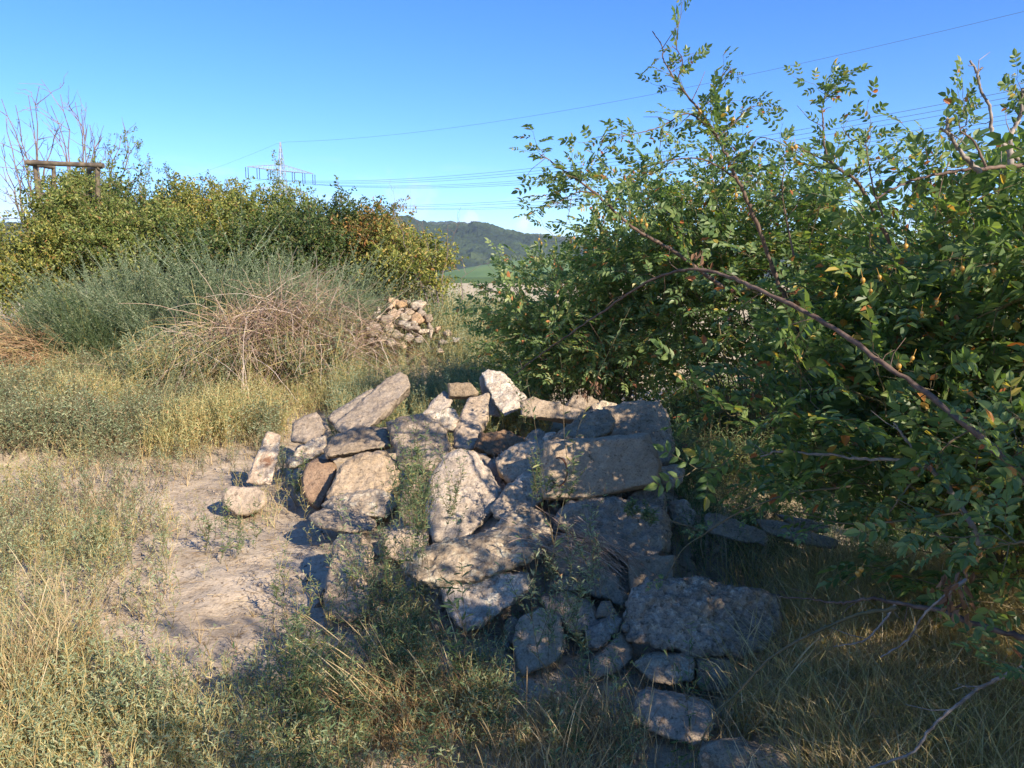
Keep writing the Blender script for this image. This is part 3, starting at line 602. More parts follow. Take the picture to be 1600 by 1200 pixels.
for (a, b, s, k) in rub:
    lab_ = special.get((a, b), rl[k]); a0 = a
    s += 1.2; n = 7; an = sorted(rr.uniform(0, 6.28) for _ in range(n)); Yc = 10.1 + (535 - b) * .014
    chunk('rubble_stone', [(a + s * rr.uniform(.75, 1.1) * math.cos(t), b + s * .8 * rr.uniform(.75, 1.1) * math.sin(t)) for t in an], Yc, Yc + .1, .22, mats_r[k], lab_, 'stone', .9, voxel=.018, group='stones of the far rubble heap')
# the iron ring in the face of the big block
bpy.context.view_layer.update()
dg = bpy.context.evaluated_depsgraph_get()
for o, m in todo:
    me = bpy.data.meshes.new_from_object(o.evaluated_get(dg), depsgraph=dg)
    o.modifiers.clear(); o.data = me; me.materials.clear(); me.materials.append(m); me.name = o.name
g = Geo(); ring = [W(873 + 13 * math.cos(t), 737 + 22 * math.sin(t), 3.80 - .004 * math.sin(t)) for t in np.linspace(-1.9, 2.5, 22)]
g.tube(ring, .0045, 6); g.build('iron_ring', M['rust'], bigb, smooth=True)
ROCKS = [o for o, m in todo]

# loose grit and clods on the bare soil
def inpoly(px, py, poly):
    c = np.zeros(px.shape, bool); n = len(poly); j = n - 1
    for i in range(n):
        xi, yi = poly[i]; xj, yj = poly[j]
        c ^= ((yi > py) != (yj > py)) & (px < (xj - xi) * (py - yi) / (yj - yi + 1e-9) + xi); j = i
    return c
def ground_pts(n, x0, x1, y0, y1):
    x = rng.uniform(x0, x1, n); y = rng.uniform(y0, y1, n); return np.stack([x, y, ground_z(x, y)], 1)
ico = bmesh.new(); bmesh.ops.create_icosphere(ico, subdivisions=1, radius=1.0)
icoV = np.array([v.co[:] for v in ico.verts]); icoF = np.array([[v.index for v in f.verts] for f in ico.faces]); ico.free()
P = ground_pts(15000, -4.8, 2.2, 2.0, 8.0)
g = Geo(); prot = [(icoV * (1 + rng.uniform(-.3, .3, (len(icoV), 1))) * np.array([1, .8, .55]), icoF) for _ in range(6)]
sc = .0024 + .018 * rng.random(len(P)) ** 5.5
for V, F in scatter(prot, P, rots(rng.uniform(0, 6.28, len(P)), rng.uniform(-.3, .3, len(P)), rng.uniform(0, 6, len(P))), sc): g.add(V, F)
tag(g.build('gravel', M['tan']), 'small pale grit and clods strewn over the bare soil', 'gravel', kind='stuff')

# straw bits and dead stalks lying flat
P = ground_pts(9000, -6, 2.2, 1.9, 8.0); n = len(P); a = rng.uniform(0, 6.28, n); L = rng.uniform(.015, .09, n)
d = np.stack([np.cos(a), np.sin(a), rng.normal(0, .08, n)], 1) * L[:, None]; t = np.linspace(-.5, .5, 3)[None, :, None]
Pp = P[:, None] + d[:, None] * t + np.array([0, 0, .006]) + rng.normal(0, .002, (n, 3, 3)); g = Geo(); g.tubes(Pp, np.full((n, 3), .0011), 3)
tag(g.build('straw_bits', M['straw']), 'short broken straw bits lying flat all over the soil', 'litter', kind='stuff')
# broken bits of concrete filling the gaps of the heap
def chip_proto(seed):
    r = np.random.default_rng(seed); bm = bmesh.new()
    for k in range(12): bm.verts.new(r.uniform(-1, 1, 3) * np.array([1, .75, .55]))
    bmesh.ops.convex_hull(bm, input=bm.verts)
    for v in [v for v in bm.verts if not v.link_faces]: bm.verts.remove(v)
    bmesh.ops.triangulate(bm, faces=bm.faces); bm.verts.index_update()
    V = np.array([v.co[:] for v in bm.verts]); F = np.array([[v.index for v in f.verts] for f in bm.faces]); bm.free(); return V, F
P = ground_pts(1500, -1.6, 2.0, 2.4, 6.6); px_, py_ = proj(P); e = np.hypot((P[:, 0] - .15) / 1.25, (P[:, 1] - 4.3) / 1.9); P = P[rng.random(len(P)) < np.clip(1.25 - e, .02, 1)]
P[:, 2] += rng.uniform(0, .03, len(P)); g = Geo()
for V, F in scatter([chip_proto(i) for i in range(10)], P, rots(rng.uniform(0, 6.28, len(P)), rng.uniform(-1, 1, len(P)), rng.uniform(0, 6, len(P))), .012 + .045 * rng.random(len(P)) ** 2.2): g.add(V, F)
tag(g.build('concrete_crumbs', M['grey']), 'small broken bits of concrete packed in the gaps of the heap', 'rubble bits', kind='stuff')

# ------------------------------------------------------------------ plant pieces
def sprig(L=.26, nleaf=6, leaflets=7, ll=.042, seed=0, bare=False):
    """a twig along +x carrying compound leaves; returns (leaves, twig)"""
    r = np.random.default_rng(seed)
    K = 6; t = np.linspace(0, 1, K); bend = r.uniform(-.25, .25, 2)
    tw = np.stack([t * L, bend[0] * L * t * t + .01 * r.standard_normal(K), bend[1] * L * t * t + .006 * r.standard_normal(K)], 1); tw[0] = 0
    B, D, Nn, Ls = [], [], [], []; paths = []
    for i in range(nleaf):
        u = (i + .7) / nleaf; b = np.array([np.interp(u, t, tw[:, k]) for k in range(3)])
        side = (1 if i % 2 else -1); a = side * r.uniform(.5, 1.3) if i < nleaf - 1 else r.uniform(-.3, .3)
        d = np.array([math.cos(a), math.sin(a), r.uniform(-.15, .55)]); d /= np.linalg.norm(d)
        up = np.array([r.uniform(-.3, .3), r.uniform(-.3, .3), 1.0]); up -= d * up.dot(d); up /= np.linalg.norm(up); s = np.cross(up, d)
        RL = ll * r.uniform(1.5, 2.3) * (.7 + .5 * u); pairs = (leaflets - 1) // 2; q = r.uniform(.8, 1.15)
        droop = r.uniform(.05, .35)
        pt = lambda w: b + d * RL * w - up * RL * droop * w * w
        paths.append(np.stack([pt(w) for w in (0, .5, 1)]))
        for k in range(pairs):
            w = .35 + .55 * k / max(1, pairs - 1) if pairs > 1 else .6
            for sg in (-1, 1):
                B.append(pt(w)); D.append(d * .55 + s * sg * .9 - up * r.uniform(-.1, .35)); Nn.append(up + s * sg * -.25 + r.uniform(-.35, .35, 3)); Ls.append(ll * q * (.75 + .25 * w) * r.uniform(.85, 1.1))
        B.append(pt(1)); D.append(d - up * droop); Nn.append(up + r.uniform(-.3, .3, 3)); Ls.append(ll * q * 1.1)
    Ls = np.array(Ls); V, F = leaf_mesh(B, D, Nn, Ls, Ls * r.uniform(.5, .62), .22)
    g = Geo(); g.tubes(tw[None], np.linspace(.0022, .0009, K)[None], 3); g.tubes(np.array(paths), np.full((len(paths), 3), .0006), 3)
    return (V, F), g
def geo_arrays(g, k=4): return np.concatenate(g.v), np.concatenate(g.f[k])
SPR = [sprig(seed=i, L=.20 + .02 * (i % 5), nleaf=5 + i % 3) for i in range(8)]
SPR_L = [s[0] for s in SPR]; SPR_T = [geo_arrays(s[1]) for s in SPR]
def sprig_far(seed):      # fewer, simple leaves for bushes far off
    r = np.random.default_rng(100 + seed); n = 26; t = r.uniform(.05, 1, n)
    b = np.stack([t * .34, r.normal(0, .03, n), r.normal(0, .03, n)], 1); d = np.stack([r.uniform(.0, 1, n), r.normal(0, .8, n), r.normal(.1, .6, n)], 1)
    L = r.uniform(.035, .06, n); V, F = leaf_mesh(b, d, np.stack([r.normal(0, .5, n), r.normal(0, .5, n), np.ones(n)], 1), L, L * .55)
    K = 4; tt = np.linspace(0, 1, K); tw = np.stack([tt * .34, r.normal(0, .012, K), r.normal(0, .012, K)], 1); g = Geo(); g.tubes(tw[None], np.full((1, K), .003), 3)
    return (V, F), geo_arrays(g)
SF = [sprig_far(i) for i in range(6)]

def ellipsoid_pts(c, r, n, shell=.45):
    d = rng.standard_normal((n, 3)); d /= np.linalg.norm(d, axis=1, keepdims=True)
    u = rng.random(n) ** shell
    return np.array(c) + d * u[:, None] * np.array(r), d
def put_sprigs(gl, gt, pos, outd, scl, far=False, up=.35, spread=.9, minpitch=-.6):
    n = len(pos)
    yaw = np.arctan2(outd[:, 1], outd[:, 0]) + rng.normal(0, spread, n)
    pitch = np.clip(np.arcsin(np.clip(outd[:, 2], -1, 1)) * .5 + rng.normal(up, .45, n), minpitch, 1.5)
    rot = rots(yaw, pitch, rng.normal(0, .6, n)); s = scl * rng.uniform(.8, 1.25, n)
    L, T = ([a for a, b in SF], [b for a, b in SF]) if far else (SPR_L, SPR_T)
    w = rng.integers(0, len(L), n)
    for V, F in scatter(L, pos, rot, s, w): gl.add(V, F)
    for V, F in scatter(T, pos, rot, s, w): gt.add(V, F)
def canes(gt, base, pts, r0=.008, r1=.0025, K=8, sides=3, sag=.25):
    """arching stems from a base spot to each point"""
    n = len(pts); b = np.asarray(base) + np.concatenate([rng.normal(0, .15, (n, 2)), np.zeros((n, 1))], 1)
    h = np.linalg.norm(pts - b, axis=1)
    mid = (b + pts) / 2 + np.stack([rng.normal(0, .12, n) * h, rng.normal(0, .12, n) * h, sag * h * rng.uniform(.4, 1.3, n)], 1)
    t = np.linspace(0, 1, K)[None, :, None]
    Pp = (1 - t) ** 2 * b[:, None] + 2 * t * (1 - t) * mid[:, None] + t * t * pts[:, None]
    Pp[:, 1:-1] += rng.normal(0, .012, (n, K - 2, 3))
    gt.tubes(Pp, np.linspace(r0, r1, K)[None] * rng.uniform(.6, 1.3, (n, 1)), sides); return Pp
def cull_near(P, d, rad=1.0):
    m = np.linalg.norm(P - np.array([0, 0, CAM_H]), axis=1) > rad; return P[m], d[m]
def rose(name, base, blobs, label, cat, mat, tw='twig', scl=1.0, far=False, cane=60, group=None, mask=None, up=.35, r0=.008, sticks=None):
    root = empty(name, (base[0], base[1], float(ground_z(base[0], base[1]))), label, cat, group)
    gl, gt = Geo(), Geo(); allp = []
    for c, r, n in blobs:
        Pp, d = ellipsoid_pts(c, r, n); m = Pp[:, 2] > ground_z(Pp[:, 0], Pp[:, 1]) + .05; Pp, d = cull_near(Pp[m], d[m])
        if mask is not None:
            m = mask(Pp); Pp, d = Pp[m], d[m]
        put_sprigs(gl, gt, Pp, d, scl, far, up); allp.append(Pp)
    allp = np.concatenate(allp); k = rng.choice(len(allp), min(cane, len(allp)), replace=False)
    b3 = [base[0], base[1], float(ground_z(base[0], base[1]))]
    canes(gt, b3, allp[k], r0, .0022, sides=4)
    return root, gl, gt, allp

# ------------------------------------------------------------------ big rose bushes on the right
def c3(px, py, Y): return tuple(W(px, py, Y))
# each main stem seen in the photograph, and the leafy shoots along it
def stem(root, pts, r0, r1, gl, gt, leafy=0.0, scl=1.0, mat='bark', from_t=0.0, label=None, rn=5):
    P = spline([W(*p) for p in pts], 10 + 6 * len(pts)); n = len(P)
    P[1:-1] += rng.normal(0, r0 * .18, (n - 2, 3))
    g = Geo(); g.tube(P, np.linspace(r0, r1, n) * (1 + .12 * rng.standard_normal(n)).clip(.7, 1.3), 7)
    for i in range(0, n - 1, 4):          # thorns
        d = rng.standard_normal(3); d /= np.linalg.norm(d); rr_ = max(.003, r1) 
        g.tube([P[i], P[i] + d * (rr_ + .008)], [.002, .0002], 3)
    Lt = np.linalg.norm(np.diff(P, axis=0), axis=1).sum()
    for k in range(int(7 * Lt) + 1):
        i = rng.integers(1, n - 2); d = P[i + 1] - P[i]; d /= np.linalg.norm(d); q = rng.standard_normal(3); q -= d * q.dot(d); q /= np.linalg.norm(q); l = rng.uniform(.03, .16)
        e = d * rng.uniform(.2, 1) + q; e /= np.linalg.norm(e); g.tube([P[i], P[i] + e * l * .5 + rng.normal(0, .004, 3), P[i] + e * l + rng.normal(0, .012, 3)], [max(.0016, r1 * .7), .0014, .0008], 4)
    o = g.build('branch', M[mat], root, smooth=True)
    if label: o['label'] = label
    if leafy > 0:
        L = np.linalg.norm(np.diff(P, axis=0), axis=1).sum(); k = int(leafy * L)
        t = rng.uniform(from_t, 1, k) * (n - 1); i = np.minimum(t.astype(int), n - 2); f = (t - i)[:, None]
        Q = P[i] * (1 - f) + P[i + 1] * f; d = P[i + 1] - P[i]; d /= np.linalg.norm(d, axis=1, keepdims=True)
        put_sprigs(gl, gt, Q, d + rng.normal(0, .5, (k, 3)), scl, up=.3, spread=.8)
        put_sprigs(gl, gt, P[-3:-2], (P[-1:] - P[-2:-1]) / np.linalg.norm(P[-1] - P[-2]), scl * .55, up=0, spread=.1)
    return P

def near_mask(P):
    px, py = proj(P)
    y = P[:, 1]
    inframe = (y > .6)
    # keep open what the photograph keeps open: sky above the ragged crown line, the heap, the dry grass at the lower right
    top = np.interp(px, [700, 760, 850, 900, 1000, 1080, 1200, 1300, 1380, 1450, 1520, 1600, 1800], [420, 425, 400, 375, 320, 285, 290, 305, 300, 275, 245, 215, 200])
    bot = np.interp(px, [700, 760, 880, 1000, 1060, 1130, 1230, 1330, 1450, 1550, 1600, 1800], [540, 590, 615, 630, 640, 700, 760, 830, 905, 960, 985, 1000])
    jit = rng.normal(0, 14, len(P))
    dens = .36 + .64 * sstep(0, 150, py - top - 22)
    dens = dens * (1 - .45 * np.exp(-((px - 1180) / 130) ** 2 - ((py - 570) / 90) ** 2))
    ok = (rng.random(len(P)) < dens) & (py > top + jit + 22) & (py < bot + jit) & (px > 765 + jit)
    off = (px > 1680) | (y < .6)
    S_ = np.array(SUNV)
    for tgt, rad in (((.65, 4.8, .95), .38), ((.2, 5.5, .75), .35), ((.55, 4.0, .8), .16), ((-.2, 4.9, .6), .3), ((.95, 4.7, .8), .2)):
        q = P - np.array(tgt); d_ = np.linalg.norm(q - (q @ S_)[:, None] * S_, axis=1); thin = (d_ < rad) & (rng.random(len(P)) < .8); ok &= ~thin; 
        gap = thin if tgt == (.65, 4.8, .95) else gap | thin
    return np.where(inframe & ~off, ok, (P[:, 2] < 3.5 + rng.normal(0, .25, len(P))) & ~gap)

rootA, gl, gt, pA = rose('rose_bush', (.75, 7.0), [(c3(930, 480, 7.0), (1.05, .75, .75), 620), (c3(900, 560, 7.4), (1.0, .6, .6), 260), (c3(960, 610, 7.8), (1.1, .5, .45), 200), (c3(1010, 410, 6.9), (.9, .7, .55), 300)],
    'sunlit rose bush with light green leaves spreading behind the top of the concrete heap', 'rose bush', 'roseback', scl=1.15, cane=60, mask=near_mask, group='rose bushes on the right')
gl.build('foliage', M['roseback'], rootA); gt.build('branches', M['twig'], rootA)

rootB, gl, gt, pB = rose('rose_bush', (2.1, 6.0), [(c3(1200, 440, 6.0), (.95, .7, .7), 430), (c3(1230, 580, 6.1), (.9, .5, .5), 170), (c3(1150, 370, 5.9), (.8, .6, .42), 200), (c3(1400, 500, 5.6), (.9, .7, .8), 300)],
    'half shaded rose bush in the middle of the thicket, right behind the dappled slab', 'rose bush', 'rose', scl=1.15, cane=70, mask=near_mask, group='rose bushes on the right')
glB, gtB = gl, gt

rootC, gl, gt, pC = rose('rose_bush', (2.5, 3.5), [(c3(1540, 510, 3.3), (.8, .7, .8), 560), (c3(1560, 340, 3.1), (.65, .6, .36), 150), (c3(1400, 660, 3.3), (.8, .6, .45), 230), (c3(1620, 800, 2.7), (.5, .6, .6), 110), (c3(1260, 400, 3.5), (.45, .3, .2), 30)],
    'nearest rose bush, dark and full of hips, with a long arching bough over the heap', 'rose bush', 'rose', scl=1.2, cane=60, mask=near_mask, group='rose bushes on the right', r0=.011)
S = lambda *a, **k: stem(rootC, *a, gl=gl, gt=gt, **k)
S([(1640, 800, 2.1), (1590, 735, 2.2), (1480, 640, 2.35), (1380, 568, 2.5), (1290, 505, 2.7), (1190, 455, 2.9), (1130, 430, 3.1), (1080, 421, 3.2), (1020, 437, 3.35), (960, 475, 3.5), (900, 515, 3.7), (850, 550, 3.9), (803, 586, 4.1)], .0115, .0026, leafy=3.2, scl=.6, label='long arching reddish bough')
S([(1250, 520, 3.5), (1215, 440, 3.45), (1190, 370, 3.4), (1168, 316, 3.35), (1151, 279, 3.3), (1134, 241, 3.3), (1116, 207, 3.3), (1093, 172, 3.3), (1067, 141, 3.3), (1047, 112, 3.3)], .011, .0035, leafy=8, scl=.72, from_t=.35)
S([(1047, 112, 3.3), (1036, 92, 3.3), (1034, 72, 3.3), (1019, 49, 3.3)], .0032, .0018)
S([(1058, 128, 3.3), (1066, 96, 3.28), (1060, 82, 3.27), (1050, 72, 3.26)], .0028, .0012, leafy=8, scl=.8)
S([(1090, 172, 3.3), (1118, 150, 3.3), (1128, 120, 3.3), (1140, 105, 3.28)], .0028, .0015, leafy=11, scl=.6)
S([(1116, 207, 3.3), (1076, 178, 3.25), (1033, 198, 3.22), (998, 208, 3.2), (970, 214, 3.18)], .004, .0015, leafy=15, scl=.62)
S([(1151, 279, 3.3), (1100, 250, 3.25), (1050, 250, 3.2), (1010, 262, 3.2)], .004, .0015, leafy=16, scl=.62)
S([(1120, 215, 3.3), (1150, 190, 3.3), (1165, 172, 3.3), (1178, 166, 3.3)], .003, .0014, leafy=11, scl=.6)
S([(1140, 250, 3.3), (1170, 235, 3.3), (1190, 215, 3.3), (1240, 232, 3.3)], .003, .0014, leafy=9, scl=.62)
S([(1130, 450, 3.6), (1060, 398, 3.5), (998, 362, 3.4), (964, 333, 3.35), (930, 302, 3.3), (895, 276, 3.28), (866, 256, 3.26), (842, 240, 3.25)], .009, .002, leafy=12, scl=.72, from_t=.25)
S([(930, 302, 3.3), (905, 300, 3.3), (880, 312, 3.28), (868, 322, 3.26)], .003, .0014, leafy=11, scl=.62)
S([(1390, 380, 3.1), (1343, 290, 3.05), (1316, 268, 3.0), (1295, 250, 3.0), (1288, 227, 3.0), (1286, 198, 3.0), (1285, 169, 3.0), (1290, 142, 3.0)], .007, .0018, leafy=9, scl=.6, from_t=.35)
S([(1310, 262, 3.0), (1298, 256, 3.0), (1267, 240, 3.0), (1243, 228, 3.0)], .0035, .0014, leafy=10, scl=.7)
S([(1590, 250, 2.65), (1568, 226, 2.6), (1550, 211, 2.6), (1547, 172, 2.6), (1532, 140, 2.6), (1526, 114, 2.6), (1515, 95, 2.6)], .007, .003, mat='barkpale', label='bare pale dead branch tip')
S([(1526, 114, 2.6), (1535, 105, 2.6)], .004, .002, mat='barkpale')
S([(1530, 270, 2.7), (1500, 237, 2.68), (1484, 212, 2.66), (1469, 201, 2.65)], .0085, .004, mat='barkpale')
S([(1482, 210, 2.66), (1480, 198, 2.66), (1479, 185, 2.66)], .006, .0045, mat='barkpale')
S([(1640, 262, 2.9), (1600, 258, 2.85), (1532, 265, 2.8), (1508, 266, 2.8), (1442, 277, 2.8), (1406, 290, 2.8), (1370, 310, 2.8)], .009, .003, leafy=4, scl=.8)
S([(1578, 260, 2.6), (1579, 211, 2.6), (1593, 185, 2.6), (1597, 138, 2.6)], .009, .004, leafy=11, scl=.6, mat='barkpale')
S([(1380, 340, 2.9), (1365, 300, 2.9), (1356, 250, 2.9), (1352, 220, 2.9)], .004, .0015, leafy=12, scl=.65)
S([(1470, 330, 2.9), (1455, 290, 2.9), (1450, 260, 2.9), (1446, 230, 2.9)], .004, .0015, leafy=12, scl=.7)
S([(1240, 400, 3.2), (1228, 340, 3.2), (1222, 300, 3.2), (1226, 250, 3.2)], .004, .0016, leafy=9, scl=.62)
S([(1540, 260, 2.6), (1520, 220, 2.6), (1500, 205, 2.6), (1510, 195, 2.6)], .004, .0016, leafy=11, scl=.62)
gl2, gt2 = glB, gtB
Pq, dq = ellipsoid_pts(c3(1110, 315, 5.9), (1.0, .45, .42), 60); put_sprigs(gl2, gt2, Pq, dq, 1.05)
P_keep = Pq[:20]
Pq, dq = ellipsoid_pts(c3(1010, 360, 6.1), (.8, .4, .35), 50); put_sprigs(gl2, gt2, Pq, dq, 1.05)
Pq, dq = ellipsoid_pts(c3(1330, 300, 5.2), (.7, .4, .25), 45); put_sprigs(gl2, gt2, Pq, dq, .95)
canes(gt2, (2.1, 6.0, 0), np.concatenate([Pq[:6], P_keep]), .008, .002)
gl2.build('foliage', M['rose'], rootB); gt2.build('branches', M['twig'], rootB)
# dead pale boughs low on the right
S([(1530, 850, 2.4), (1517, 820, 2.4), (1496, 783, 2.45), (1467, 746, 2.5), (1433, 723, 2.6), (1348, 717, 2.7), (1288, 710, 2.8), (1218, 706, 2.9), (1188, 713, 2.95)], .011, .003, mat='barkpale', label='bare pale bough lying level')
S([(1467, 746, 2.5), (1440, 720, 2.5), (1419, 692, 2.5), (1396, 660, 2.5)], .007, .003, mat='barkpale')
S([(1600, 1040, 1.8), (1537, 1071, 1.9), (1512, 1088, 1.9), (1475, 1117, 1.9), (1450, 1142, 1.9), (1425, 1175, 1.9), (1358, 1200, 1.9)], .005, .003, mat='barkpale', label='grey dead bough near the bottom edge')
S([(1640, 1005, 2.0), (1600, 996, 2.05), (1525, 975, 2.1), (1467, 954, 2.2), (1400, 942, 2.3), (1358, 935, 2.35), (1317, 942, 2.4), (1275, 937, 2.45), (1215, 932, 2.5)], .010, .002, mat='bark')
S([(1510, 905, 2.1), (1483, 925, 2.1), (1442, 962, 2.15), (1417, 1000, 2.2), (1375, 1027, 2.2)], .005, .002, mat='barkpale')
S([(1400, 942, 2.3), (1383, 967, 2.3), (1350, 1000, 2.3), (1302, 1010, 2.3)], .0045, .0018, mat='barkpale')
S([(1400, 950, 2.2), (1340, 960, 2.25), (1301, 976, 2.3), (1253, 998, 2.3), (1198, 1031, 2.3), (1162, 1072, 2.3), (1129, 1105, 2.3), (1099, 1149, 2.3), (1085, 1190, 2.3)], .006, .0025, leafy=1.5, scl=.5, mat='twig')
S([(1330, 760, 2.8), (1240, 770, 2.9), (1180, 790, 2.9), (1140, 808, 2.9), (1107, 830, 2.9), (1070, 855, 2.9), (1048, 888, 2.9), (1040, 905, 2.9)], .0045, .0015, leafy=5, scl=.5, mat='twig')
S([(1500, 800, 2.4), (1400, 815, 2.5), (1320, 818, 2.6), (1250, 800, 2.65)], .004, .0015, leafy=6, scl=.6, mat='twig')
S([(1600, 650, 2.3), (1500, 680, 2.4), (1420, 760, 2.4), (1390, 800, 2.4)], .005, .002, leafy=6, scl=.8, mat='twig')
# shoots close to the camera at the right edge
S([(1700, 850, 1.5), (1640, 790, 1.5), (1590, 745, 1.55), (1565, 715, 1.6)], .006, .002, leafy=22, scl=.85, mat='twig')
S([(1720, 900, 1.5), (1640, 850, 1.55), (1560, 850, 1.6)], .005, .002, leafy=20, scl=.9, mat='twig')
S([(1720, 1100, 1.5), (1660, 1085, 1.5), (1600, 1080, 1.6)], .004, .002, leafy=18, scl=.8, mat='twig')
gl.build('foliage', M['rose'], rootC); gt.build('branches', M['twig'], rootC)
hips = [(1243, 230, 2.98), (1237, 233, 3.0), (1093, 176, 3.25), (1145, 188, 3.25), (1150, 306, 3.1), (842, 374, 5.6), (846, 380, 5.6), (1374, 433, 2.6), (1489, 424, 2.6), (1503, 420, 2.6), (1305, 460, 2.6), (1348, 438, 2.6), (1360, 455, 2.6), (1463, 472, 2.5), (1552, 423, 2.5), (1440, 490, 2.4), (1404, 572, 2.4), (1425, 560, 2.4), (1286, 1001, 2.2), (1340, 896, 2.2), (1345, 890, 2.2), (1426, 830, 2.3), (1530, 772, 1.9), (1522, 765, 1.9), (1002, 345, 3.3), (1010, 352, 3.3), (1415, 385, 2.8), (1620, 480, 2.4), (1577, 1018, 1.8), (1250, 560, 2.9)]
for k, (a, b, Y) in enumerate(hips):
    c = W(a, b, Y); g = Geo(); rad = random.uniform(.006, .0085); tilt = Vector((random.uniform(-.5, .5), random.uniform(-.5, .5), -1)).normalized()
    prof = [(-1.3, .02), (-1.15, .5), (-.7, .88), (0, 1), (.7, .8), (1.1, .4), (1.2, .32)]
    g.tube([c + tilt * rad * z for z, q in prof], [rad * q for z, q in prof], 9)
    for q in range(5):      # dry sepals
        e = Vector((math.cos(q * 1.257), math.sin(q * 1.257), -.8)) * rad
        g.tube([c + tilt * rad * 1.15, c + tilt * rad * 1.5 + e], [.0012, .0003], 3)
    g.tube([c - tilt * rad * 1.25, c - tilt * rad * 4 + Vector((random.uniform(-.008, .008), 0, .006))], [.0009, .0009], 3)
    g.build('rose_hip', M['hip'], rootC, smooth=True)
g = Geo()      # withered sprays hanging in the bush
for a, b, Y, n in ((930, 600, 5.6, 14), (915, 615, 5.6, 12), (1480, 915, 2.1, 12), (1495, 945, 2.1, 12), (1500, 900, 2.1, 8), (1095, 400, 4.4, 12), (1240, 460, 3.6, 8)):
    c = np.array(W(a, b, Y)); q = c + rng.normal(0, .025, (n, 3)); L = rng.uniform(.03, .05, n)
    V, F = leaf_mesh(q, np.stack([rng.normal(0, .4, n), rng.normal(0, .4, n), -np.ones(n)], 1), rng.normal(0, 1, (n, 3)), L, L * .35, .5); g.add(V, F)
g.build('withered_leaves', M['deadleaf'], rootC)

rootD, gl, gt, pD = rose('rose_bush', (3.2, 1.0), [((3.2, 1.2, 1.35), (1.25, .9, 1.3), 270), ((3.2, -.1, 1.4), (1.0, .8, 1.3), 200), ((3.1, -1.7, 1.4), (1.1, .8, 1.5), 190), ((2.1, .75, 1.35), (.6, .6, 1.15), 140), ((2.1, -.5, 1.5), (.6, .75, 1.35), 120), ((2.2, -1.7, 1.4), (.7, .8, 1.4), 130)],
    'tall shady rose bush beyond the right edge, casting leaf shadow over the foreground', 'rose bush', 'rose', scl=1.35, mask=near_mask, cane=50, group='rose bushes on the right', r0=.012)
gl.build('foliage', M['rose'], rootD); gt.build('branches', M['twig'], rootD)

rootE, gl, gt, pE = rose('rose_bush', (3.4, 8.2), [((3.9, 8.2, .9), (1.5, .9, .9), 260), ((2.4, 8.0, .5), (1.0, .6, .5), 60)],
    'loose rose bush farthest back on the right, pale field showing through it', 'rose bush', 'rose', scl=1.1, cane=50, mask=near_mask, group='rose bushes on the right')
gl.build('foliage', M['rose'], rootE); gt.build('branches', M['twig'], rootE)

# ------------------------------------------------------------------ hedge on the left
def hedge_bush(px, py, Y, rx, ry, rz, n, mat, label, cat='bush', base_py=None, scl=1.15, cane=60, sparse=None, grp='bushes of the hedge on the left', crown=()):
    c = np.array(W(px, py, Y)); bl = [((c[0] + rx * random.uniform(-.25, .25), c[1] + ry * random.uniform(-.2, .2), c[2]), (rx, ry, rz), int(n * .5))]
    for k in range(7):
        a = rng.uniform(0, 6.28); q = rng.uniform(.35, .75)
        bl.append(((c[0] + rx * q * math.cos(a), c[1] + ry * q * math.sin(a), c[2] + rz * rng.uniform(-.5, .6)), (rx * .45, ry * .45, rz * .5), int(n * .09)))
    for k in range(7):
        o_ = rng.uniform(-.9, .9); q = rng.uniform(.16, .34); bl.append(((c[0] + o_ * rx, c[1] + rng.uniform(-.4, .4) * ry, c[2] + rz * (1.0 - .45 * o_ * o_) + rng.uniform(-.1, .22)), (q * 1.2, q, q), int(n * .045)))
    bl.append(((c[0], c[1], max(.5, c[2] * .4)), (rx * .85, ry * .8, max(.4, c[2] * .42)), int(n * .25)))
    root, gl, gt, ap = rose(name_of(cat), (c[0], c[1]), bl, label, cat, mat, scl=scl, far=True, cane=cane, group=grp)
    crown = list(crown); tx_, ty_ = proj(np.array([[c[0], c[1], c[2] + rz * 1.02]]))
    sx_ = FPX * rx / Y
    for k in range(9):
        o_ = rng.uniform(-.95, .95); crown.append((tx_[0] + o_ * sx_, ty_[0] + abs(o_) ** 2 * 35 - rng.uniform(-5, 24), rng.uniform(.35, .6)))
    for (tx, ty, L) in crown:      # long shoots rising out of the crown
        tip = np.array(W(tx, ty, Y)); b = tip + np.array([rng.normal(0, .15), rng.normal(0, .1), -L])
        Pp = canes(gt, b, tip[None], .007, .002, 8, 3, .02)[0]; m = int(14 * L)
        idx = rng.integers(1, 8, m); put_sprigs(gl, gt, Pp[idx], np.tile([0, 0, 1.0], (m, 1)) + rng.normal(0, .7, (m, 3)), scl * .6, True)
    gl.build('foliage', M[mat], root); gt.build('branches', M['twig'], root); return root
def name_of(c): return c.replace(' ', '_')
hedge_bush(45, 425, 14.0, 1.0, .7, .55, 460, 'hedgegold', 'golden yellow leaved bush at the far left below the timber seat')
hedge_bush(165, 350, 15.9, 1.15, .8, .62, 520, 'hedge', 'tall olive green bush growing up behind the timber seat', crown=[(170, 225, .9), (195, 212, 1.1), (215, 235, .9), (235, 262, .7), (150, 240, .8)])
hedge_bush(115, 372, 14.3, .85, .6, .5, 330, 'hedge', 'bush with fresh green leaves growing round the timber seat\'s posts', crown=[(110, 292, .5), (140, 280, .6), (165, 285, .5)])
hedge_bush(250, 366, 15.4, 1.0, .9, .48, 400, 'hedgedark', 'rounded darker bush right of the timber seat', crown=[(258, 262, .7), (300, 290, .6), (322, 280, .5), (235, 285, .5)])
hedge_bush(345, 368, 15.0, 1.0, .8, .50, 430, 'hedgegold', 'yellow green bush in the middle of the hedge, left of the pylon', crown=[(352, 282, .6), (375, 300, .5), (330, 290, .5)])
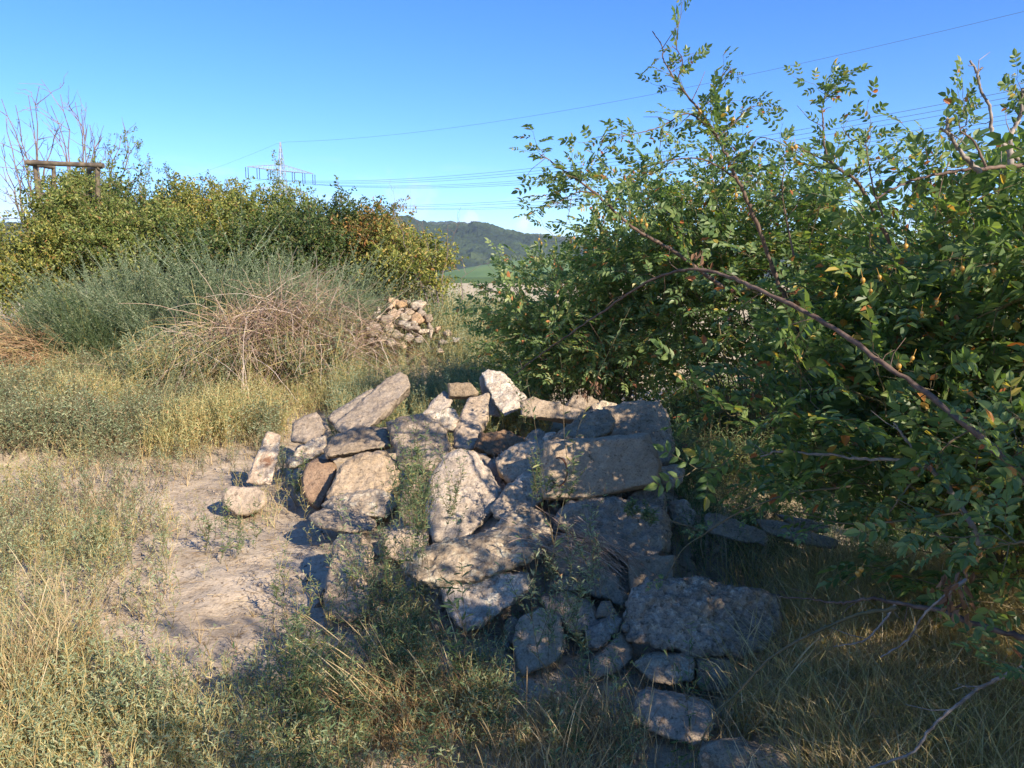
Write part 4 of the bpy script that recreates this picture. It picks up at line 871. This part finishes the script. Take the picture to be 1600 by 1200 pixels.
hedge_bush(430, 372, 15.0, .9, .8, .5, 420, 'hedge', 'upright leafy bush in front of the pylon, tallest of the hedge\'s right half', crown=[(430, 258, 1.1), (415, 280, .8), (475, 305, .5), (395, 300, .6), (448, 292, .6)])
hedge_bush(520, 385, 14.4, .95, .8, .42, 330, 'hedgedark', 'darker green bush just right of the pylon', crown=[(505, 325, .5), (540, 318, .5), (570, 330, .4)])
hedge_bush(582, 392, 14.0, .5, .5, .32, 150, 'autumn', 'small bush with red and orange leaves near the hedge\'s right end', crown=[(575, 345, .4), (600, 342, .4), (612, 325, .6)])
hedge_bush(640, 425, 13.2, .7, .6, .33, 170, 'hedgegold', 'thin straggly bush with bare twigs that ends the hedge on the right', crown=[(670, 380, .5), (700, 400, .4), (620, 360, .7)])
hedge_bush(430, 420, 13.6, 1.6, .7, .42, 480, 'hedgedark', 'low wide bush filling in beneath the hedge behind the dry stems', cane=50)
hedge_bush(210, 405, 14.2, 1.2, .7, .5, 440, 'hedge', 'low bush between the golden bush and the grey green weeds', cane=50)
hedge_bush(-90, 390, 15, .9, .8, .8, 260, 'hedge', 'bush cut off by the left edge beyond the golden bush')

# bare twiggy shrub rising over the seat
def bare_shrub(name, base, tips, Y, r0, label, mat='deadstem', sub=5):
    root = empty(name, base, label, 'shrub'); g = Geo(); b = np.array(base)
    T = np.array([list(W(a, c, Y + rng.uniform(-.6, .6))) for a, c in tips]); P1_ = []
    for t in T:
        h = np.linalg.norm(t - b); m = b + (t - b) * .5 + np.array([rng.normal(0, .1) * h, rng.normal(0, .1) * h, .12 * h]); s = np.linspace(0, 1, 12)[:, None]
        Pp = (1 - s) ** 2 * b + 2 * s * (1 - s) * m + s * s * t; Pp[1:-1] += rng.normal(0, .025, (10, 3)); P1_.append(Pp)
    P1_ = np.array(P1_); g.tubes(P1_, np.linspace(r0, r0 * .22, 12)[None], 5)
    for lev, (n, L, r) in enumerate(((sub, .75, r0 * .35), (sub * 2, .4, r0 * .22))):
        src = P1_ if lev == 0 else P2_; out = []
        for Pp in src:
            for k in range(n if lev == 0 else 2):
                i = rng.integers(3, len(Pp) - 1); d = Pp[i] - Pp[i - 1]; d = d / np.linalg.norm(d) + rng.normal(0, .55, 3); d /= np.linalg.norm(d); l = L * rng.uniform(.4, 1.2)
                s = np.linspace(0, 1, 6)[:, None]; q = Pp[i] + d * l * s + np.array([0, 0, rng.normal(-.05, .15)]) * l * s * s + rng.normal(0, .012, (6, 3)) * (s > 0); out.append(q)
        P2_ = np.array(out); g.tubes(P2_, np.linspace(r, r * .4, 6)[None], 3)
    g.build('twigs', M[mat], root); return root
M['greytwig'] = barkmat('grey_purple_twig', (.12, .085, .08), (.24, .18, .16), 5)
bb = W(80, 470, 16.5); bare_shrub('bare_shrub', (bb.x, 16.5, .4), [(62, 135), (95, 148), (25, 165), (3, 155), (118, 160), (140, 195), (160, 215), (10, 185), (45, 150), (80, 165), (130, 180), (75, 200), (15, 240), (150, 240), (190, 210), (215, 222), (100, 190), (2, 228), (5, 262)], 16.5, .03,
    'leafless shrub with wiry purple grey twigs rising above the timber seat', 'greytwig', 7)
bb = W(690, 470, 13); bare_shrub('bare_shrub', (bb.x, 13, .5), [(612, 318), (660, 345), (700, 350), (645, 365), (720, 400), (680, 372)], 13, .012,
    'thin leafless twigs standing before the hill at the hedge\'s right end', 'greytwig', 2)

# ------------------------------------------------------------------ timber high seat
hs = W(100, 430, 15.6); hs0 = Vector((hs.x, 15.6, float(ground_z(hs.x, 15.6)) - .1))
seat = empty('hunting_seat', hs0, 'weathered timber high seat sticking out of the hedge at the far left', 'hunting seat')
def beam(name, a, b, r, sides=8, par=seat):
    g = Geo(); n = 8; P = np.array([np.array(a) * (1 - t) + np.array(b) * t for t in np.linspace(0, 1, n)]); P[1:-1] += rng.normal(0, .006, (n - 2, 3))
    g.tube(P, r * (1 + .05 * rng.standard_normal(n)), sides)
    # end caps
    for e in (0, -1):
        d = (P[-1] - P[-2]) if e else (P[0] - P[1]); d /= np.linalg.norm(d); g.tube([P[e], P[e] + d * .003], [r, .001], sides)
    return g.build(name, M['oldwood'], par, smooth=True)
TL, TR = W(46, 255, 14.7), W(160, 260, 14.55)
beam('top_rail', W(42, 254, 14.7), W(162, 259, 14.55), .048)
beam('post', W(54, 250, 14.75), (W(78, 470, 15.4).x, 15.4, .2), .042); beam('post', W(153, 262, 14.6), (W(158, 470, 15.2).x, 15.2, .2), .042)
beam('post', W(84, 258, 15.5), (W(84, 470, 15.6).x, 15.6, .2), .038); beam('post', W(140, 262, 15.4), (W(146, 470, 15.5).x, 15.5, .2), .038)
beam('side_rail', W(46, 256, 14.7), W(84, 262, 15.5), .04); beam('side_rail', W(156, 262, 14.55), W(140, 264, 15.4), .04)
beam('seat_rail', W(64, 306, 14.7), W(88, 306, 15.55), .04); beam('seat_rail', W(152, 308, 14.55), W(140, 308, 15.4), .04)
a, b = W(72, 303, 15.1), W(135, 306, 15.0); g = Geo()
for k in range(3): g.box((a + b) / 2 + Vector((0, -.22 + k * .17, 0)), ((b - a).length, .15, .035), Matrix.Rotation((b - a).to_2d().angle_signed(Vector((1, 0))), 3, 'Z'))
g.build('seat', M['oldwood'], seat)
beam('cross_brace', W(60, 320, 14.7), W(152, 380, 14.55), .035)
for k in range(6):
    z = .5 + k * .42; xa = W(150, 300, 15.0).x; beam('ladder_rung', (xa - .25, 14.9 + k * .07, z), (xa + .25, 14.9 + k * .07, z), .022)

# ------------------------------------------------------------------ weeds, dry stems and grasses
def weed_proto(H, nl, ll, lw, seed, branches=4, ang=.6, fold=.15, stem_r=.0016, curl=0.0):
    """upright branching herb; returns (leaves, stems)"""
    r = np.random.default_rng(500 + seed); g = Geo(); P = []; K = 6; t = np.linspace(0, 1, K)
    lean = r.normal(0, .10, 2)
    main = np.stack([lean[0] * H * t * t + r.normal(0, .008, K), lean[1] * H * t * t + r.normal(0, .008, K), H * t], 1); main[0] = 0; P.append(main)
    for b in range(branches):
        u = r.uniform(.15, .75); o = main[int(u * (K - 1))]; a = r.uniform(0, 6.28); L = H * r.uniform(.3, .6) * (1.1 - u * .6)
        d = np.array([math.cos(a) * ang, math.sin(a) * ang, 1.0]); P.append(o + (d / np.linalg.norm(d))[None] * (L * t)[:, None] + r.normal(0, .004, (K, 3)) + np.array([0, 0, .1]) * (L * t * t)[:, None])
    P = np.array(P); g.tubes(P, np.linspace(stem_r, stem_r * .45, K)[None], 3)
    n = nl; w = r.integers(0, len(P), n); w[: n // 4] = 0; u = r.uniform(.12, 1, n) * (K - 1); i = np.minimum(u.astype(int), K - 2); f = (u - i)[:, None]
    B = P[w, i] * (1 - f) + P[w, i + 1] * f; a = r.uniform(0, 6.28, n); el = r.uniform(.1, 1.1, n)
    D = np.stack([np.cos(a), np.sin(a), el], 1); L = ll * r.uniform(.6, 1.25, n) * (1.15 - .5 * u / K)
    V, F = leaf_mesh(B, D, np.stack([-np.cos(a) * .6, -np.sin(a) * .6, np.ones(n)], 1) + r.normal(0, .35, (n, 3)), L, L * lw, fold)
    return (V, F), geo_arrays(g)
OR = [weed_proto(.26 + .03 * i, 34, .030, .30, i, 4) for i in range(6)]
GW = [weed_proto(.38 + .04 * i, 60, .040, .24, 20 + i, 5, .5) for i in range(5)]
MW = [weed_proto(1.0 + .10 * i, 620, .042, .22, 40 + i, 24, .75, stem_r=.003) for i in range(5)]
def plants(protos, P, scl, lv, st, tilt=.12):
    n = len(P); w = rng.integers(0, len(protos), n)
    yaw = rng.uniform(0, 6.28, n); rt = rots(yaw, np.zeros(n), np.zeros(n)); ax = rng.normal(0, tilt, (n, 2))
    T = np.tile(np.eye(3), (n, 1, 1)); T[:, 0, 2] = ax[:, 0]; T[:, 1, 2] = ax[:, 1]; rt = T @ rt
    for V, F in scatter([p[0] for p in protos], P, rt, scl, w): lv.add(V, F)
    for V, F in scatter([p[1] for p in protos], P, rt, scl, w): st.add(V, F)
def sel(P, fn):
    px, py = proj(P); d = fn(px, py, P); return P[rng.random(len(P)) < d]
def gauss(px, py, cx, cy, sx, sy): return np.exp(-((px - cx) / sx) ** 2 - ((py - cy) / sy) ** 2)

# bare soil: less growth here
def bare(px, py):
    path = np.zeros_like(px)
    for cx, cy, sx, sy, a in ((330, 960, 160, 130, 1), (430, 880, 120, 70, 1), (320, 790, 110, 55, .9), (380, 1060, 90, 70, .95), (200, 985, 80, 40, .6), (30, 745, 80, 26, .95), (270, 850, 60, 30, .5), (470, 960, 45, 90, .8), (370, 745, 60, 28, .9), (120, 930, 70, 30, .45), (0, 990, 60, 25, .5)):
        path = np.maximum(path, a * np.exp(-(((px - cx) / sx) ** 2 + ((py - cy) / sy) ** 2) ** 1.4))
    return path
FRONT = [[(960, 890), (1240, 910), (1240, 1030), (1100, 1090), (980, 1090)], [(980, 1070), (1135, 1090), (1135, 1200), (985, 1180)], [(1080, 1150), (1260, 1150), (1260, 1260), (1080, 1260)], [(780, 930), (1000, 940), (1000, 1070), (790, 1070)], [(500, 830), (600, 830), (590, 990), (495, 975)], [(680, 880), (840, 880), (840, 1000), (690, 1010)]]
def front_rocks(px, py, drop=0):
    m = np.zeros(px.shape, bool)
    for q in FRONT: m |= inpoly(px, py - drop, q)
    return m
def in_heap(px, py): return inpoly(px, py, [(430, 700), (500, 650), (600, 620), (700, 600), (950, 620), (1060, 690), (1080, 860), (1240, 930), (1230, 1030), (1100, 1060), (950, 1060), (800, 1050), (700, 990), (600, 900), (500, 860), (470, 800)])
# the olive field of low weeds
P = ground_pts(36000, -13, .3, 2.2, 13.2)
P = sel(P, lambda px, py, P: (1 - bare(px, py)) * (~in_heap(px, py)) * np.where(py < 720, 1, np.where(py < 900, .62, .22)) * np.where(py > 1000, .0, 1) * (px > -900) * (px < 560) * (.35 + .65 * (vnoise(P[:, 0], P[:, 1], .55, 8) > .42)))
# tall mugwort mass on the left
gl, gs = Geo(), Geo(); near = P[:, 1] < 6.4
hv = .55 + .9 * vnoise(P[:, 0], P[:, 1], .8, 31); patch = vnoise(P[:, 0], P[:, 1] * .6, .9, 44) > .60
plants(OR, P[~patch], (rng.uniform(.7, 1.25, len(P)) * np.where(near, .72, 1.12) * hv)[~patch], gl, gs)
gl2, gs2 = Geo(), Geo(); plants(OR, P[patch], (rng.uniform(.7, 1.35, len(P)) * np.where(near, .75, 1.1) * hv)[patch], gl2, gs2)
wf = empty('grey_green_weeds', (-3, 6, 0), 'cooler grey green patches of weeds among the olive ones on the left', 'weeds'); wf['kind'] = 'stuff'
gl2.build('leaves', M['orache'], wf); gs2.build('stalks', M['twig'], wf)
wf = empty('low_weeds', (-3, 7, 0), 'olive and silver low weeds covering the open ground on the left', 'weeds'); wf['kind'] = 'stuff'
gl.build('leaves', M['orachedry'], wf); gs.build('stalks', M['olivestraw'], wf)
print('field weeds', len(P))

# weeds along the front of the picture and between the chunks
P = ground_pts(22000, -4.0, 1.9, 1.9, 5.2)
P = sel(P, lambda px, py, P: np.where(front_rocks(px, py) | front_rocks(px, py, 45) | front_rocks(px, py, 90), .12, 1) * (1 - .93 * bare(px, py)) * (px > -700) * (px < 1300) * (py > 800) *
        np.clip(.27 * gauss(px, py, 560, 1080, 190, 130) + .6 * gauss(px, py, 300, 1190, 330, 100) + .5 * gauss(px, py, 90, 1150, 150, 120) + .5 * gauss(px, py, -350, 1150, 350, 250) + .5 * gauss(px, py, 790, 1080, 230, 90) + .25 * gauss(px, py, 100, 900, 150, 60) + .5 * gauss(px, py, 1010, 1180, 200, 60) * .5 + .25 * gauss(px, py, 1150, 870, 120, 60), 0, 1))
gl, gs = Geo(), Geo(); px, py = proj(P); left = (px < 420) | (rng.random(len(P)) < .5)
plants(OR, P[left], rng.uniform(.45, .85, left.sum()), gl, gs)
wf = empty('silvery_weeds', (-1, 2.6, 0), 'silvery low weeds in the sunny lower left foreground', 'weeds'); wf['kind'] = 'stuff'
gl.build('leaves', M['orache'], wf); gs.build('stalks', M['olivestraw'], wf)
gl, gs = Geo(), Geo(); plants(GW, P[~left], rng.uniform(.35, .78, (~left).sum()), gl, gs)
wf = empty('green_weeds', (0, 2.8, 0), 'green leafy weeds in the shade before the heap of concrete', 'weeds'); wf['kind'] = 'stuff'
gl.build('leaves', M['greenweed'], wf); gs.build('stalks', M['twig'], wf)
print('front weeds', len(P))

P = ground_pts(2400, -5.0, -1.2, 9.4, 11.6); P = sel(P, lambda px, py, P: .3 * (px < 545))
gl, gs = Geo(), Geo(); plants(GW, P, rng.uniform(.9, 2.1, len(P)), gl, gs)
wf = empty('tall_weeds', (-3.2, 10.4, 0), 'grey green weeds growing up through the dry stems', 'weeds'); wf['kind'] = 'stuff'
gl.build('leaves', M['mugwort'], wf); gs.build('stalks', M['olivestraw'], wf)
# single weeds one can pick out, standing on or before the heap
singles = [
    (650, 905, 3.25, .95, 'green', 'bushy green weed in front of the large slab in the middle'), (640, 830, 3.75, 1.05, 'green', 'tall green weed hiding the chunk left of the large middle slab'),
    (690, 830, 3.7, .75, 'green', 'leafy weed at the foot of the large slab in the middle'), (612, 960, 3.1, .9, 'green', 'green weed growing left of the tapering whitish slab'),
    (560, 980, 3.2, .9, 'silver', 'silvery weed standing before the long smooth post'), (858, 940, 3.05, 1.35, 'thin', 'single tall thin weed crossing the left end of the big block'),
    (860, 790, 3.7, .55, 'green', 'wispy green weed before the rusty ring of the big block'), (372, 872, 4.25, .55, 'green', 'low spreading weed alone on the bare soil left of the heap'),
    (880, 1040, 2.75, .72, 'silver', 'blue green weed before the blue grey slab on edge'), (440, 745, 5.8, .6, 'silver', 'silvery weed between the rusty stained slab and the brown boulder'),
    (470, 780, 5.1, .4, 'green', 'small green weed at the base of the brown boulder'), (818, 660, 5.2, .5, 'thin', 'pale thin weed in the hollow before the tall white edged slab'),
    (905, 940, 3.0, .6, 'silver', 'feathery weed right of the small pale stone among weeds'), (1000, 815, 3.45, .16, 'green', 'tiny green weed on top of the egg shaped boulder'),
    (250, 1150, 2.4, .5, 'silver', 'clump of silvery weed near the bottom left of the bare soil'), (735, 1130, 2.5, .75, 'thin', 'upright weed with pale leaf tips near the bottom centre'),
    (160, 880, 4.2, .45, 'green', 'small dark green weed left of the bare soil patch'), (480, 1120, 2.55, .7, 'green', 'green weed at the bottom just right of the bare soil')]
for (a, b, Y, H, kind, lab) in singles:
    c = W(a, b, Y); c = Vector((c.x, c.y, c.z if in_heap(np.array([float(a)]), np.array([float(b)]))[0] else float(ground_z(c.x, c.y))))
    root = empty('weed', c, lab, 'weed', 'single weeds around the heap'); lv, st = Geo(), Geo()
    n = {'green': 7, 'silver': 6, 'thin': 1}[kind]; H *= .9; pos = np.array(c) + np.concatenate([rng.normal(0, .045 * (n > 1) * (1 + H), (n, 2)), np.zeros((n, 1))], 1)
    pr = [weed_proto(H * rng.uniform(.6, 1.05) if n > 1 else H, int(60 + 60 * H) if n > 1 else 60, .034 if kind != 'thin' else .045, .25, 900 + int(a) + k, 5 if n > 1 else 3, .5) for k in range(4)]
    plants(pr, pos, rng.uniform(.5, 1, n) if n > 1 else np.ones(1), lv, st, .18 if n > 1 else .03)
    lv.build('leaves', M['orache' if kind == 'silver' else 'greenweed'], root); st.build('stems', M['twig'], root)

# tall weeds behind the heap
P = ground_pts(9000, -3.2, 1.2, 7.0, 12.5)
P = sel(P, lambda px, py, P: (px > 520) * (px < 860) * (py > 500) * np.where((px > 570) & (px < 700) & (P[:, 1] < 10.6) & (P[:, 1] > 9.0), .5, .8) * .6)
gl, gs = Geo(), Geo(); plants(GW, P, rng.uniform(.8, 1.35, len(P)) * np.where(proj(P)[0] < 700, .85, 1.0), gl, gs)
P2q = ground_pts(5200, -3.6, 2.2, 11.2, 15.5); P2q = sel(P2q, lambda px, py, P: (px > 540) * (px < 960) * .9)
plants(GW, P2q, rng.uniform(1.4, 2.3, len(P2q)), gl, gs)
wf = empty('tall_weeds', (-.8, 9.5, 0), 'waist high grey green weeds behind the heap, around the far rubble', 'weeds'); wf['kind'] = 'stuff'
gl.build('leaves', M['mugwort'], wf); gs.build('stalks', M['olivestraw'], wf)
P = ground_pts(5200, .9, 4.6, 4.2, 9.0); P = sel(P, lambda px, py, P: (px > 1050) * (px < 1640) * (.5 + .3 * (px < 1300)) * np.where((py > 790) & (px < 1350), .1, 1))
gl, gs = Geo(), Geo(); plants(GW, P, rng.uniform(.6, 1.15, len(P)), gl, gs)
wf = empty('shaded_weeds', (2, 6, 0), 'dark green weeds under the rose bushes right of the heap', 'weeds'); wf['kind'] = 'stuff'
gl.build('leaves', M['greenweed'], wf); gs.build('stalks', M['twig'], wf)

# mugwort thickets
def thicket(cx, Y, rx, ry, n, hmul, label, mat='mugwort', smat='mugwort'):
    root = empty('mugwort_thicket', (cx, Y, float(ground_z(cx, Y))), label, 'weed thicket'); lv, st = Geo(), Geo()
    a = rng.uniform(0, 6.28, n); q = np.sqrt(rng.random(n)); x = cx + rx * q * np.cos(a); y = Y + ry * q * np.sin(a)
    h = (1.12 - .5 * q ** 2) * rng.uniform(.65, 1.1, n) * hmul
    plants(MW, np.stack([x, y, ground_z(x, y)], 1), h * 1.15, lv, st, .3); lv.build('leaves', M[mat], root); st.build('stems', M[smat], root)
def wx(px, Y): return (px - 800) / FPX * Y * 1.0
thicket(wx(150, 12.0), 12.0, 1.0, .5, 90, 1.0, 'fresher green patch in front of the big feathery thicket', mat='greenweed', smat='greenweed')
thicket(wx(470, 11.2), 11.2, 1.0, .6, 90, 1.25, 'wispy green thicket growing up out of the sprawling dry stems')
thicket(wx(340, 11.6), 11.6, .9, .5, 80, 1.45, 'wispy tall green stems between the dark feathery thicket and the dry stems')
thicket(wx(215, 12.6), 12.6, 1.75, .85, 260, 1.3, 'big dark grey green feathery thicket left of the dry stems')
thicket(wx(90, 12.4), 12.3, 1.0, .6, 110, .8, 'low grey green thicket under the golden bush at far left')
thicket(wx(450, 12.6), 12.6, 1.1, .8, 160, 1.3, 'tall thin stemmed thicket with bleached twigs behind the heap of dry stems')
thicket(wx(560, 12.9), 12.9, 1.1, .7, 150, 1.0, 'pale green thicket just left of and behind the far rubble')
thicket(wx(340, 11.9), 11.9, .8, .5, 80, .75, 'low thicket between the big feathery thicket and the dry stems')

# heap of dry bramble stems
def stems_heap(cx, Y, rx, n, H, label, mat='deadstem', lean=(.5, -.25), r=.0038, Lr=(.7, 1.5)):
    root = empty('dry_stem_heap', (cx, Y, float(ground_z(cx, Y))), label, 'dry stems')
    x = cx + rng.normal(0, rx * .5, n); y = Y + rng.normal(0, .35, n); b = np.stack([x, y, ground_z(x, y) + rng.uniform(0, H * .75, n) * np.exp(-((x - cx) / rx) ** 2)], 1)
    a = rng.normal(math.atan2(lean[1], lean[0]), 1.0, n); el = rng.normal(.45, .45, n); L = rng.uniform(*Lr, n)
    d = np.stack([np.cos(a) * np.cos(el), np.sin(a) * np.cos(el), np.sin(el)], 1); t = np.linspace(0, 1, 9)[None, :, None]
    Pp = b[:, None] + d[:, None] * L[:, None, None] * t; Pp[:, :, 2] -= (.55 * L[:, None] * (t[:, :, 0] ** 2) * rng.uniform(.3, 1.2, (n, 1)))
    Pp += np.cumsum(rng.normal(0, .010, Pp.shape), axis=1); Pp[:, :, 2] = np.maximum(Pp[:, :, 2], ground_z(Pp[:, :, 0], Pp[:, :, 1]) + .01)
    g = Geo(); m_ = rng.random(n) < .22; rad = np.linspace(r, r * .4, 9)[None] * rng.uniform(.6, 1.3, (n, 1)); g.tubes(Pp[~m_], rad[~m_], 3); g.build('stems', M[mat], root)
    g = Geo(); g.tubes(Pp[m_], rad[m_], 3); g.build('grey_stems', M['olivestraw'], root)
stems_heap(wx(425, 10.4), 10.4, 1.45, 2900, 1.5, 'sprawling heap of dry pinkish tan stems behind the left part of the concrete', lean=(.8, -.5))
stems_heap(wx(455, 11.5), 11.5, .9, 1000, 1.9, 'tall spray of bleached twigs standing up behind the sprawling dry stems', lean=(.1, 0), Lr=(.6, 1.1), r=.0032)
stems_heap(wx(45, 11.6), 11.6, .9, 1200, 1.1, 'reddish dry stems at the far left edge under the golden bush', mat='redstraw', lean=(-.1, 0), Lr=(.4, .8), r=.003)
stems_heap(wx(270, 11.0), 11.0, .7, 600, .4, 'low scatter of dry brown stems at the foot of the big feathery thicket', mat='redstraw', lean=(.8, -.3), Lr=(.4, .9), r=.003)

# grasses
def tuft(name, pos, n, H, label, mat, spread=.06, w=.0035, lean=(0, 0), droop=.5, cat='grass tuft', grp='dry grass tufts', spike=True, kind=None, sd=None):
    root = empty(name, pos, label, cat, grp)
    if kind: root['kind'] = kind
    g = Geo(); grass_into(g, np.array(pos) + np.concatenate([rng.normal(0, spread, (n, 2)), np.zeros((n, 1))], 1), H, w, lean, droop)
    g.build('blades', M[mat], root)
    if spike:
        k = max(2, n // 14); gs = Geo(); b = np.array(pos) + np.concatenate([rng.normal(0, spread, (k, 2)), np.zeros((k, 1))], 1); a = rng.uniform(0, 6.28, k); h = H * rng.uniform(.9, 1.3, k)
        t = np.linspace(0, 1, 10)[None, :, None]; top = np.stack([np.cos(a) * .22 * h + lean[0] * h, np.sin(a) * .22 * h + lean[1] * h, h], 1)
        Pp = b[:, None] + top[:, None] * t; Pp[:, :, :2] += (top[:, None, :2] * .5) * (t ** 3)
        rad = np.tile(np.array([.0008] * 7 + [.0014, .0017, .0005]), (k, 1)); gs.tubes(Pp, rad, 4); gs.build('seed_heads', M['straw'], root)
    return root
def grass_into(g, B, H, w, lean, droop, K=6):
    n = len(B); a = rng.uniform(0, 6.28, n); H = np.broadcast_to(H, (n,)) * rng.uniform(.45, 1.15, n); t = np.linspace(0, 1, K)[None, :]
    out = rng.uniform(.1, .75, n); dx = np.cos(a) * out + lean[0]; dy = np.sin(a) * out + lean[1]; dr = droop * rng.uniform(.2, 1.2, n)
    x = B[:, 0, None] + (dx * H)[:, None] * (t * .5 + t * t * .6); y = B[:, 1, None] + (dy * H)[:, None] * (t * .5 + t * t * .6); z = B[:, 2, None] + H[:, None] * (t - dr[:, None] * t ** 2.6 * .6)
    P = np.stack([x, y, z], -1); P[:, 1:] += rng.normal(0, .004, (n, K - 1, 3)); s = rng.normal(0, 1, (n, 3)); s[:, 2] *= .3; s /= np.linalg.norm(s, axis=1, keepdims=True)
    ww = w * rng.uniform(.5, 1.3, (n, 1)) * (1 - .85 * t ** 1.5); V, F = blade_mesh(P, ww, s); g.add(V, F)
def gp(px, py, Y): c = W(px, py, Y); return Vector((c.x, c.y, float(ground_z(c.x, c.y)) - .01))
tuft('grass_tuft', gp(45, 1090, 2.75), 260, .42, 'tall golden straw tuft at the left edge, the sunniest one', 'straw', .10)
tuft('grass_tuft', gp(110, 1030, 3.05), 110, .36, 'smaller golden straw tuft just behind the tall left one', 'straw', .06)
tuft('grass_tuft', gp(15, 1180, 2.4), 140, .30, 'straw tuft in the bottom left corner', 'straw', .10)
tuft('grass_tuft', gp(150, 790, 5.2), 130, .26, 'short pale grass tuft by the bare soil on the left', 'straw', .12)
tuft('grass_tuft', gp(175, 840, 4.6), 100, .22, 'yellowish grass tuft in front of the short pale one', 'olivestraw', .10)
tuft('grass_tuft', gp(640, 1140, 2.5), 190, .36, 'reddish straw tuft leaning left at the bottom centre', 'redstraw', .07, lean=(-.5, .15))
tuft('grass_tuft', gp(720, 1130, 2.55), 110, .32, 'brown straw tuft beside the reddish one at the bottom centre', 'redstraw', .06, lean=(-.4, .2))
tuft('grass_tuft', gp(900, 1165, 2.45), 240, .28, 'orange brown straw tuft at the bottom left of the oblong block', 'straw', .13, lean=(-.15, 0))
tuft('grass_tuft', gp(960, 1130, 2.55), 170, .24, 'brownish straw tuft touching the oblong block', 'redstraw', .12)
tuft('grass_tuft', gp(1180, 1120, 2.6), 150, .30, 'straw tuft right of the oblong block', 'straw', .09, lean=(.1, 0))
tuft('grass_tuft', gp(1400, 1130, 2.6), 260, .42, 'tall straw tuft under the bare boughs near the right corner', 'straw', .14)
tuft('grass_tuft', gp(850, 1210, 2.3), 180, .26, 'straw tuft cut by the bottom edge at the centre', 'straw', .12)
P = ground_pts(5200, .35, 3.2, 1.9, 3.9); P = sel(P, lambda px, py, P: (px > 1130) * (px < 1700) * np.where(front_rocks(px, py) | front_rocks(px, py, 60), .1, 1) * (py > 880) * np.clip(.3 + (px - 1130) / 250, 0, 1) * (py > 900))
g = Geo()
for k in range(7): grass_into(g, P + np.concatenate([rng.normal(0, .02, (len(P), 2)), np.zeros((len(P), 1))], 1), .42, .0040, (-.08, -.05), .9)
g2 = Geo()
for k in range(7): grass_into(g2, P + np.concatenate([rng.normal(0, .03, (len(P), 2)), np.zeros((len(P), 1))], 1), .40, .0036, (-.12, 0), .8)
tag(g2.build('bleached_grass', M['straw']), 'bleached straw blades among the long grass in the lower right corner', 'grass', kind='stuff')
wf = tag(g.build('dry_grass', M['olivestraw']), 'tangle of long half dry grass filling the shaded lower right corner', 'grass', kind='stuff')
P = ground_pts(2600, .6, 3.2, 3.4, 5.2); P = sel(P, lambda px, py, P: (px > 1060) * (px < 1500) * .6 * np.where((px < 1330) & (py > 800) & (py < 1000), .25, 1))
g = Geo()
for k in range(5): grass_into(g, P, .32, .0035, (0, 0), .8)
tag(g.build('green_grass', M['greenweed']), 'dark green grass growing around the half buried slabs on the right', 'grass', kind='stuff')
P = ground_pts(9000, -2.2, 1.6, 1.9, 4.2); P = sel(P, lambda px, py, P: (px > -30) * (px < 1200) * np.where(front_rocks(px, py) | front_rocks(px, py, 40), .15, 1) * np.clip(1.3 * gauss(px, py, 940, 1130, 300, 110) + .35 * gauss(px, py, 650, 1130, 140, 100) + .4 * gauss(px, py, 60, 1080, 140, 130), 0, 1))
g = Geo()
for k in range(6): grass_into(g, P, .18, .003, (0, 0), 1.3)
tag(g.build('straw_litter', M['straw']), 'short bleached straw matted on the ground along the front', 'straw', kind='stuff')
P = ground_pts(7000, -9, -1.0, 4.6, 12.5); P = sel(P, lambda px, py, P: (1 - bare(px, py)) * (~in_heap(px, py)) * .8)
g = Geo()
for k in range(3): grass_into(g, P, .30, .004, (0, 0), .7)
tag(g.build('field_grass', M['straw']), 'thin pale grass stalks mixed into the open ground on the left', 'grass', kind='stuff')
# dead stalks fallen over the sloping chunk
g = Geo(); n = 90; c = np.array(W(915, 850, 3.35)); b = c + rng.normal(0, 1, (n, 3)) * np.array([.10, .06, .03]); d = np.stack([rng.normal(.25, .12, n), rng.normal(-.12, .08, n), rng.normal(-.12, .06, n)], 1)
t = np.linspace(-.5, .5, 6)[None, :, None]; Pp = b[:, None] + d[:, None] * t + rng.normal(0, .004, (n, 6, 3)); Pp[:, :, 2] -= .10 * t[:, :, 0] ** 2
g.tubes(Pp, np.full((n, 6), .0012), 3); tag(g.build('dead_stalks', M['deadstem']), 'brown dead stalks draped over the dark sloping chunk', 'dead stalks', kind='stuff')
print('tris', sum(len(o.data.polygons) for o in bpy.data.objects if o.type == 'MESH'))

# ------------------------------------------------------------------ haze of the summer air
hm, nt, out = newmat('haze_air')
vp = nt.nodes.new('ShaderNodeVolumePrincipled'); vp.inputs['Color'].default_value = (.62, .76, 1.0, 1); vp.inputs['Density'].default_value = .00012; vp.inputs['Anisotropy'].default_value = .2
nt.links.new(vp.outputs[0], out.inputs['Volume'])
g = Geo(); g.box((0, 1450, 94), (7400, 3700, 192)); hz = tag(g.build('haze', hm), kind='stuff')
